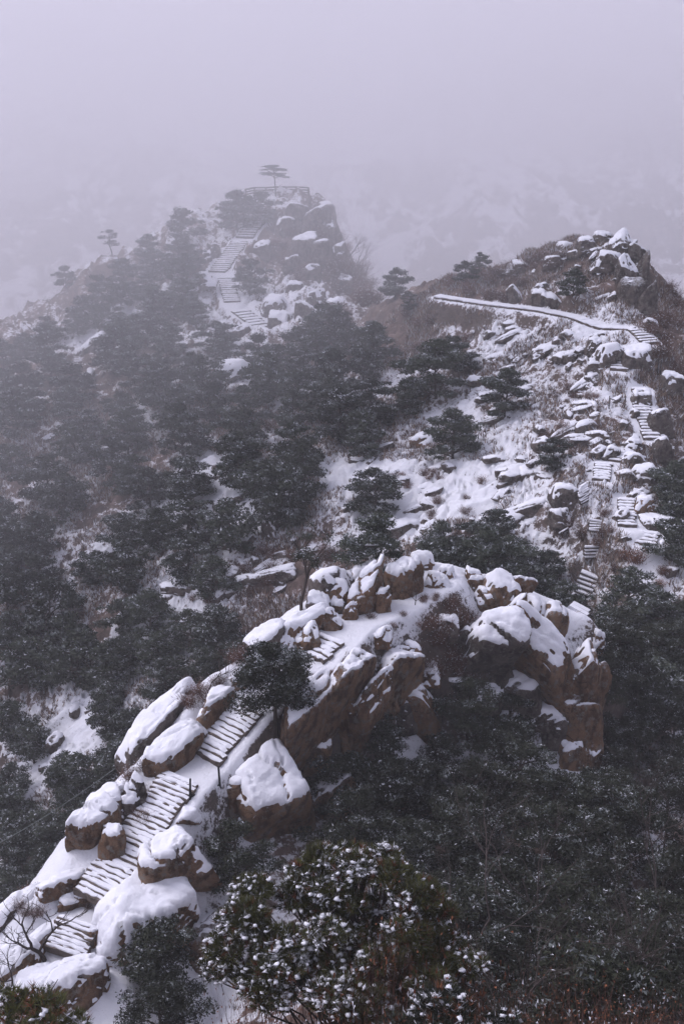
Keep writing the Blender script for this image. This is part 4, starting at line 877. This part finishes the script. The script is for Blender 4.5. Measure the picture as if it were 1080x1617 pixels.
# ------------------------------------------------------------------ bare trees and shrubs
def branchy(seed, Ht, levels, spread, r0, nb=3, lean=(0,0,0), curl=.18):
    r = np.random.default_rng(seed); mb = MB()
    def grow(p, d, L, rad, lv):
        pts = [p]; q = p.copy(); dd = d.copy(); k = 4
        for _ in range(k):
            dd = dd + r.normal(0, curl, 3); dd[2] += .05; dd /= np.linalg.norm(dd); q = q + dd*L/k; pts.append(q.copy())
        mb.tube(pts, np.linspace(rad, rad*.55, k+1), 5 if lv > 1 else 3)
        if lv <= 0: return
        for j in range(nb):
            s = pts[r.integers(2, k+1)]; e = dd + r.normal(0, spread, 3); e[2] = abs(e[2])*.7+.15; e /= np.linalg.norm(e); grow(s.copy(), e, L*r.uniform(.55, .8), rad*.55, lv-1)
    d0 = np.array([lean[0], lean[1], 1.0]); d0 /= np.linalg.norm(d0); grow(np.array([0,0,-.2]), d0, Ht*.42, r0, levels); return mb
def bare(px, py, seed, Ht, lab, lean=(0,0,0), levels=4, r0=.08, sp=.5, name='bare_tree', h=0, mat='bark'):
    P = hit(px, py, h); mb = branchy(seed, Ht, levels, sp, r0, lean=lean); me = mb.build(name, MAT[mat], True); o = link(name, me, loc=P); tag(o, lab, 'bare tree'); return o
bare(72, 1515, 3, 4.3, 'leafless dark tree on the snow at the left edge of the ridge', lean=(-.5,.1,0), r0=.11, sp=.6)
bare(20, 1560, 4, 3.2, 'small leafless sapling in the snow at the far lower left', lean=(.2,0,0), r0=.05)
bare(228, 975, 8, 2.6, 'thin bare shrub left of the sparse twisted pine', r0=.035)
bare(565, 432, 12, 7.0, 'misty bare twigs rising right of the far hill', levels=5, r0=.07, sp=.35)
bare(545, 420, 13, 6.0, 'second clump of misty bare twigs beside the far crag', levels=5, r0=.07, sp=.35)
bare(395, 1010, 31, 4.2, 'bare pale shrub on the left rim in front of the valley', r0=.05, mat='barkg')
bare(330, 1090, 32, 3.0, 'thin bare tree rising beside the grassy mound', r0=.04)
bare(655, 955, 33, 2.2, 'small bare twig bush at the front lip of the shelf', r0=.03)
for i, (px, py, hh, w_) in enumerate([(848,1520,5.5,'in front of the darkest part of the wood'),(935,1450,6.0,'in the middle of the wood'),(1010,1400,5.5,'near the right edge of the wood'),(725,1430,5.0,'behind the yellow-green pine'),
        (1045,1300,5.5,'at the right edge, higher up'),(880,1330,5.0,'below the ochre pillar'),(790,1580,5.0,'near the bottom edge'),(980,1570,5.5,'at the bottom right corner')]):
    P = W(px, py, 40-(py-1300)*.055); g = float(gz(P[0], P[1])[0]); mb = branchy(60+i, max(P[2]-g, 3)*1.9, 4, .42, .05, 3, (.1,0,0)); o = link('bare_tree', mb.build('bare_tree', MAT['barkg'], True), loc=(P[0], P[1], g)); tag(o, 'leafless thin-stemmed tree '+w_, 'bare tree')
bare(604, 1085, 14, 3.0, 'leafless birch-like stem behind the grassy mound', r0=.04)
P = hit(476, 965, 0); mb = branchy(21, 6.2, 3, .5, .10, 3, (-.1,.1,0)); root = empty('twisted_pine', P); tag(root, 'sparse twisted pine with visible dark limbs on the ridge rim', 'pine tree')
link('trunk', mb.build('trunk', MAT['bark'], True), root); r_ = np.random.default_rng(4); tips = np.concatenate(mb.v); tips = tips[tips[:, 2] > 1.6]
pads = [(tips[r_.integers(len(tips))]+np.array([0,0,.05]), r_.uniform(.25,.5), .5) for _ in range(13)]; cm = MB(); leaves(r_, pads, 1300, .12, .12, cm, mats=(0,1,2)); link('crown', cm.build('crown', [MAT['needlesn'], MAT['frostlit'], MAT['frost']]), root)
# shrub shapes: a spray of thin twigs with a few dry leaves
def shrub_mesh(seed, n, rad, hgt, thick, mats, leaf=.05, snow=.15):
    r = np.random.default_rng(seed); mb = MB(); b = r.normal(0, rad*.28, (n, 3)); b[:, 2] = -.1
    d = r.normal(0, .55, (n, 3)); d[:, 2] = 1; d /= np.linalg.norm(d, axis=1)[:, None]; L = hgt*r.uniform(.5, 1.1, n)[:, None]
    s = np.cross(d, r.normal(size=(n, 3))); s /= np.linalg.norm(s, axis=1)[:, None]; mid = b + d*L*.5 + r.normal(0, .06*hgt, (n, 3)); e = b + d*L
    V = np.stack([b-s*thick, b+s*thick, mid, e], 1).reshape(-1, 3); i = np.arange(n)[:, None]*4
    mb.v.append(V); mb.f.append(np.concatenate([i+np.array([0,1,2])])); mb.m.append(np.zeros(n, int)); mb.n = len(V)
    V2 = np.stack([mid-s*thick*.8, mid+s*thick*.8, e], 1).reshape(-1, 3); mb.v.append(V2); mb.f.append(np.arange(n*3).reshape(-1, 3)+mb.n); mb.m.append(np.zeros(n, int)); mb.n += n*3
    k = n*2; q = r.integers(0, n, k); P = b[q] + d[q]*L[q]*r.uniform(.3, 1.05, (k, 1)) + r.normal(0, .06*hgt, (k, 3)); t = r.normal(size=(k, 3)); u = r.normal(size=(k, 3))
    t /= np.linalg.norm(t, axis=1)[:, None]; u /= np.linalg.norm(u, axis=1)[:, None]; V3 = np.stack([P-t*leaf, P+t*leaf, P+u*leaf*1.4], 1).reshape(-1, 3)
    mb.v.append(V3); mb.f.append(np.arange(k*3).reshape(-1, 3)+mb.n); mb.m.append(np.where(r.random(k) < snow, 2, 1)); mb.n += k*3
    return mb.build('shrub', mats)
SH = [shrub_mesh(300+i, 260, .8, 1.0, .012, [MAT['twig'], MAT['twig'], MAT['snow']], .035, .2) for i in range(4)]
SHR = [shrub_mesh(320+i, 260, .8, 1.0, .012, [MAT['twig'], MAT['rust'], MAT['snow']], .04, .05) for i in range(3)]
SHN = [shrub_mesh(340+i, 420, .9, 1.4, .007, [MAT['twig'], MAT['rust'], MAT['snow']], .022, .10) for i in range(3)]
sh = np.random.default_rng(21)
def shrubs(poly, n, vs, sc, label, group, ymin=8, ymax=900):
    n = max(3, int(n*.68))
    for (px, py) in sample(poly, n, sh):
        P = hit(px, py, .3, ymin)
        if P is None or P[1] > ymax: continue
        o = link('shrub', vs[sh.integers(len(vs))], loc=(P[0], P[1], float(gz(P[0], P[1])[0]))); s = sh.uniform(*sc); o.scale = (s, s, s*sh.uniform(.7, 1.1)); o.rotation_euler.z = sh.uniform(0, 6.28)
        tag(o, label, 'shrub', group)
shrubs([(620,1010),(690,960),(730,930),(745,960),(740,1080),(700,1120),(640,1000)], 34, SH, (.7, 1.2), 'brown bare scrub on the bank below the white shelf', 'scrub below the white shelf', ymax=64)
shrubs([(560,960),(640,945),(700,915),(720,930),(650,975),(570,1000)], 12, SH, (.3, .55), 'few thin dry twigs standing in the shelf snow', 'twigs in the shelf snow', ymax=66)
shrubs([(20,1420),(130,1340),(150,1420),(60,1520),(0,1520)], 12, SH, (.3, .6), 'thin dry twigs on the left snow flank', 'twigs on the left snow flank', ymax=60)
shrubs([(185,1230),(240,1190),(230,1290),(195,1290)], 10, SH, (.6, 1.0), 'brown bare scrub left of the long stair', 'scrub left of the long stair', ymax=64)
shrubs([(290,1100),(400,1010),(420,1030),(350,1080),(310,1120)], 14, SH, (.6, 1.0), 'reddish scrub on the rim behind ridge pine', 'scrub on the left rim', ymax=64)
shrubs([(700,440),(900,385),(940,400),(800,470),(700,465)], 40, SH, (.9, 1.6), 'brown brush on the skyline slope above the walkway', 'brush above the walkway')
shrubs([(1030,400),(1075,470),(1080,600),(1040,560),(1010,500)], 26, SH, (1.0, 1.8), 'dark brush clinging to the right hill cliff', 'brush right of the right hill')
shrubs([(420,330),(540,325),(560,440),(450,450)], 60, SH, (1.0, 1.9), 'misty brush on the far hill crags', 'brush on the far crags')
shrubs([(515,330),(545,370),(605,460),(590,485),(540,470),(505,380)], 34, SH, (1.6, 2.8), 'misty brush down the far hill right side', 'brush on the right side of the far hill')
shrubs([(330,600),(470,640),(420,760),(330,700)], 26, SH, (.9, 1.5), 'brown brush between pines above the snow chute', 'brush above the snow chute')
shrubs([(640,490),(760,520),(700,600),(620,560)], 20, SH, (.9, 1.4), 'brown brush under the left end of the walkway', 'brush under the walkway end')
shrubs([(600,700),(860,760),(840,860),(560,860)], 34, SH, (.5, .95), 'low brown brush sticking out of the snow gully', 'brush in the snow gully')
shrubs([(420,860),(560,850),(470,930),(300,950),(240,960)], 40, SH, (.7, 1.2), 'brown brush on the slope across the valley', 'brush across the valley', ymin=70)
shrubs([(880,600),(960,620),(940,700),(900,760),(830,690)], 26, SH, (.6, 1.0), 'pinkish brush on the slope below the walkway', 'brush below the walkway')
shrubs([(860,830),(960,800),(1000,900),(940,900)], 16, SH, (.6, 1.0), 'brush around the old timber steps', 'brush around the timber steps')
for (px, py, s, lab) in [(1003,885,1.25,'rusty orange bush beside the snowy path'),(985,880,.8,'smaller rusty bush left of the round one'),(1046,905,.8,'rusty grass clump at the right of the snowy path'),(1040,925,.7,'lower rusty clump at the right of the snowy path')]:
    P = hit(px, py, .2); o = link('shrub', SHR[int(px) % 3], loc=P); o.scale = (s, s, s); tag(o, lab, 'shrub')
shrubs([(600,1330),(720,1320),(760,1450),(700,1617),(620,1500)], 8, SHN, (.8, 1.2), 'dark red twiggy bush beside the yellow-green pine', 'red twigs beside the near pine', ymin=20, ymax=40)
for i, (px, py, Y, s) in enumerate([(700,1500,22,1.0),(780,1560,20,1.1),(860,1600,19,.9),(960,1560,22,1.3),(1010,1590,21,1.1),(930,1620,18,1.0),(650,1440,24,.9),(560,1620,17,.8),(1060,1560,22,1.0),(600,1500,18,1.0),(520,1560,17,.9),(680,1440,19,1.0),(740,1480,19,1.1),(820,1540,18,1.2),(900,1500,24,1.1),(620,1380,21,.9),(760,1590,16,.8),(430,1600,22,1.1),(350,1580,23,1.0),(500,1500,22,1.1),(420,1480,23,1.0),(560,1430,23,1.0),(640,1500,16.5,1.0),(700,1560,16,1.1),(600,1420,18,.9),(740,1620,15,1.0),(840,1620,16,1.1)]):
    P = W(px, py, Y); g = float(gz(P[0], P[1])[0]); o = link('shrub', SHN[i % 3], loc=(P[0], P[1], g)); hz = max(P[2]-g, .8)*1.05
    o.scale = (s*1.1, s*1.1, hz/1.4); o.rotation_euler.z = i; tag(o, 'tall dark red twiggy bush at the bottom edge', 'shrub', 'red twigs at the bottom edge')
# ------------------------------------------------------------------ dry grass tufts, one mass
def grass(n, zone, s0, s1, seed, name='dry_grass', snowy=.25):
    r = np.random.default_rng(seed); x = r.uniform(zone[0], zone[1], n*3); y = r.uniform(zone[2], zone[3], n*3)
    keep = (np.abs(x/y) < .42); x, y = x[keep], y[keep]; c = gz(x, y, GC); dn = fbm(x/3, y/3, seed=44, octs=3)
    k = (c < .75) & (r.random(len(x)) < np.clip(.55+dn*1.6-c*.5, 0, 1)); x, y = x[k][:n], y[k][:n]; n = len(x); z = gz(x, y)
    K = 5; P = np.stack([x, y, z-.05], 1)[:, None, :] + r.normal(0, .10, (n, K, 3))*np.array([1,1,0]); h = r.uniform(s0, s1, (n, K, 1))
    d = r.normal(0, .45, (n, K, 3)); d[:, :, 2] = 1; s = r.normal(size=(n, K, 3)); s[:, :, 2] = 0; s /= np.linalg.norm(s, axis=2)[:, :, None]
    V = np.stack([P-s*h*.10, P+s*h*.10, P+d*h], 2).reshape(-1, 3); nn = n*K
    mi = np.where(r.random(nn) < snowy, 1, np.where(r.random(nn) < .4, 2, 0))
    o = link(name, mesh(name, V, np.arange(nn*3).reshape(-1, 3), [MAT['straw'], MAT['frost'], MAT['twig']], mi)); tag(o, 'dry straw-coloured grass poking through thin snow', 'grass', kind='stuff')
grass(55000, (-45, 50, 78, 140), .25, .55, 1)
grass(6000, (-22, 18, 38, 66), .12, .3, 2)
# ------------------------------------------------------------------ air
def vol_mat(name, dens, col):
    m = bpy.data.materials.new(name); m.use_nodes = True; nt = m.node_tree; nt.nodes.clear()
    o = nt.nodes.new('ShaderNodeOutputMaterial'); v = nt.nodes.new('ShaderNodeVolumePrincipled'); v.inputs['Density'].default_value = dens
    v.inputs['Color'].default_value = (*col, 1); v.inputs['Anisotropy'].default_value = .1; nt.links.new(v.outputs[0], o.inputs['Volume']); return m
m = MB(); zt = float(GZ[YY < 870].max())+3
m.box((0, 440, (zt-40)/2), (1500, 470, (zt+40)/2)); o = link('haze', m.build('haze', vol_mat('haze', .0006, (.993, .985, 1.0)))); tag(o, kind='stuff')
def bank(c, r, dens):
    D, Fc = ico(5); V = D*np.array(r) + np.array(c); o = link('mist_bank', mesh('mist_bank', V, Fc, vol_mat('mist', dens, (.993, .985, 1.0)), smooth=True)); tag(o, 'pale mist filling the valley behind the hills', 'mist', kind='stuff')
bank((-30, 430, 60), (1300, 205, 170), .0026)
bank((0, 530, 140), (1300, 205, 150), .0085)
bank((-85, 205, 40), (150, 118, 85), .0055)
bank((60, 255, 35), (330, 92, 85), .0020)

# things that would share a label are told apart by their row and order in the patch they grow or lie in
ORD = 'first second third fourth fifth sixth seventh eighth ninth tenth eleventh twelfth thirteenth fourteenth'.split(); byl = {}
ROW = 'top row;second row;third row;fourth row;fifth row;sixth row;seventh row;eighth row;ninth row'.split(';')
for o in C.objects:
    if o.get('category') and o.get('group'): byl.setdefault(o['label'], []).append(o)
for lab, os_ in byl.items():
    if len(os_) < 2: continue
    k = math.ceil(len(os_)/11); os_.sort(key=lambda o: (o.location.z-CAMZ)/o.location.y, reverse=True); per = math.ceil(len(os_)/k)
    for r_ in range(k):
        row = sorted(os_[r_*per:(r_+1)*per], key=lambda o: o.location.x/o.location.y)
        nm = '' if k == 1 else (', bottom row' if r_ == k-1 else ', '+ROW[r_])
        for i, o in enumerate(row): o['label'] = lab + nm + ', ' + (('left one' if i == 0 else 'right one') if len(row) == 2 else ORD[i] + ' from left')
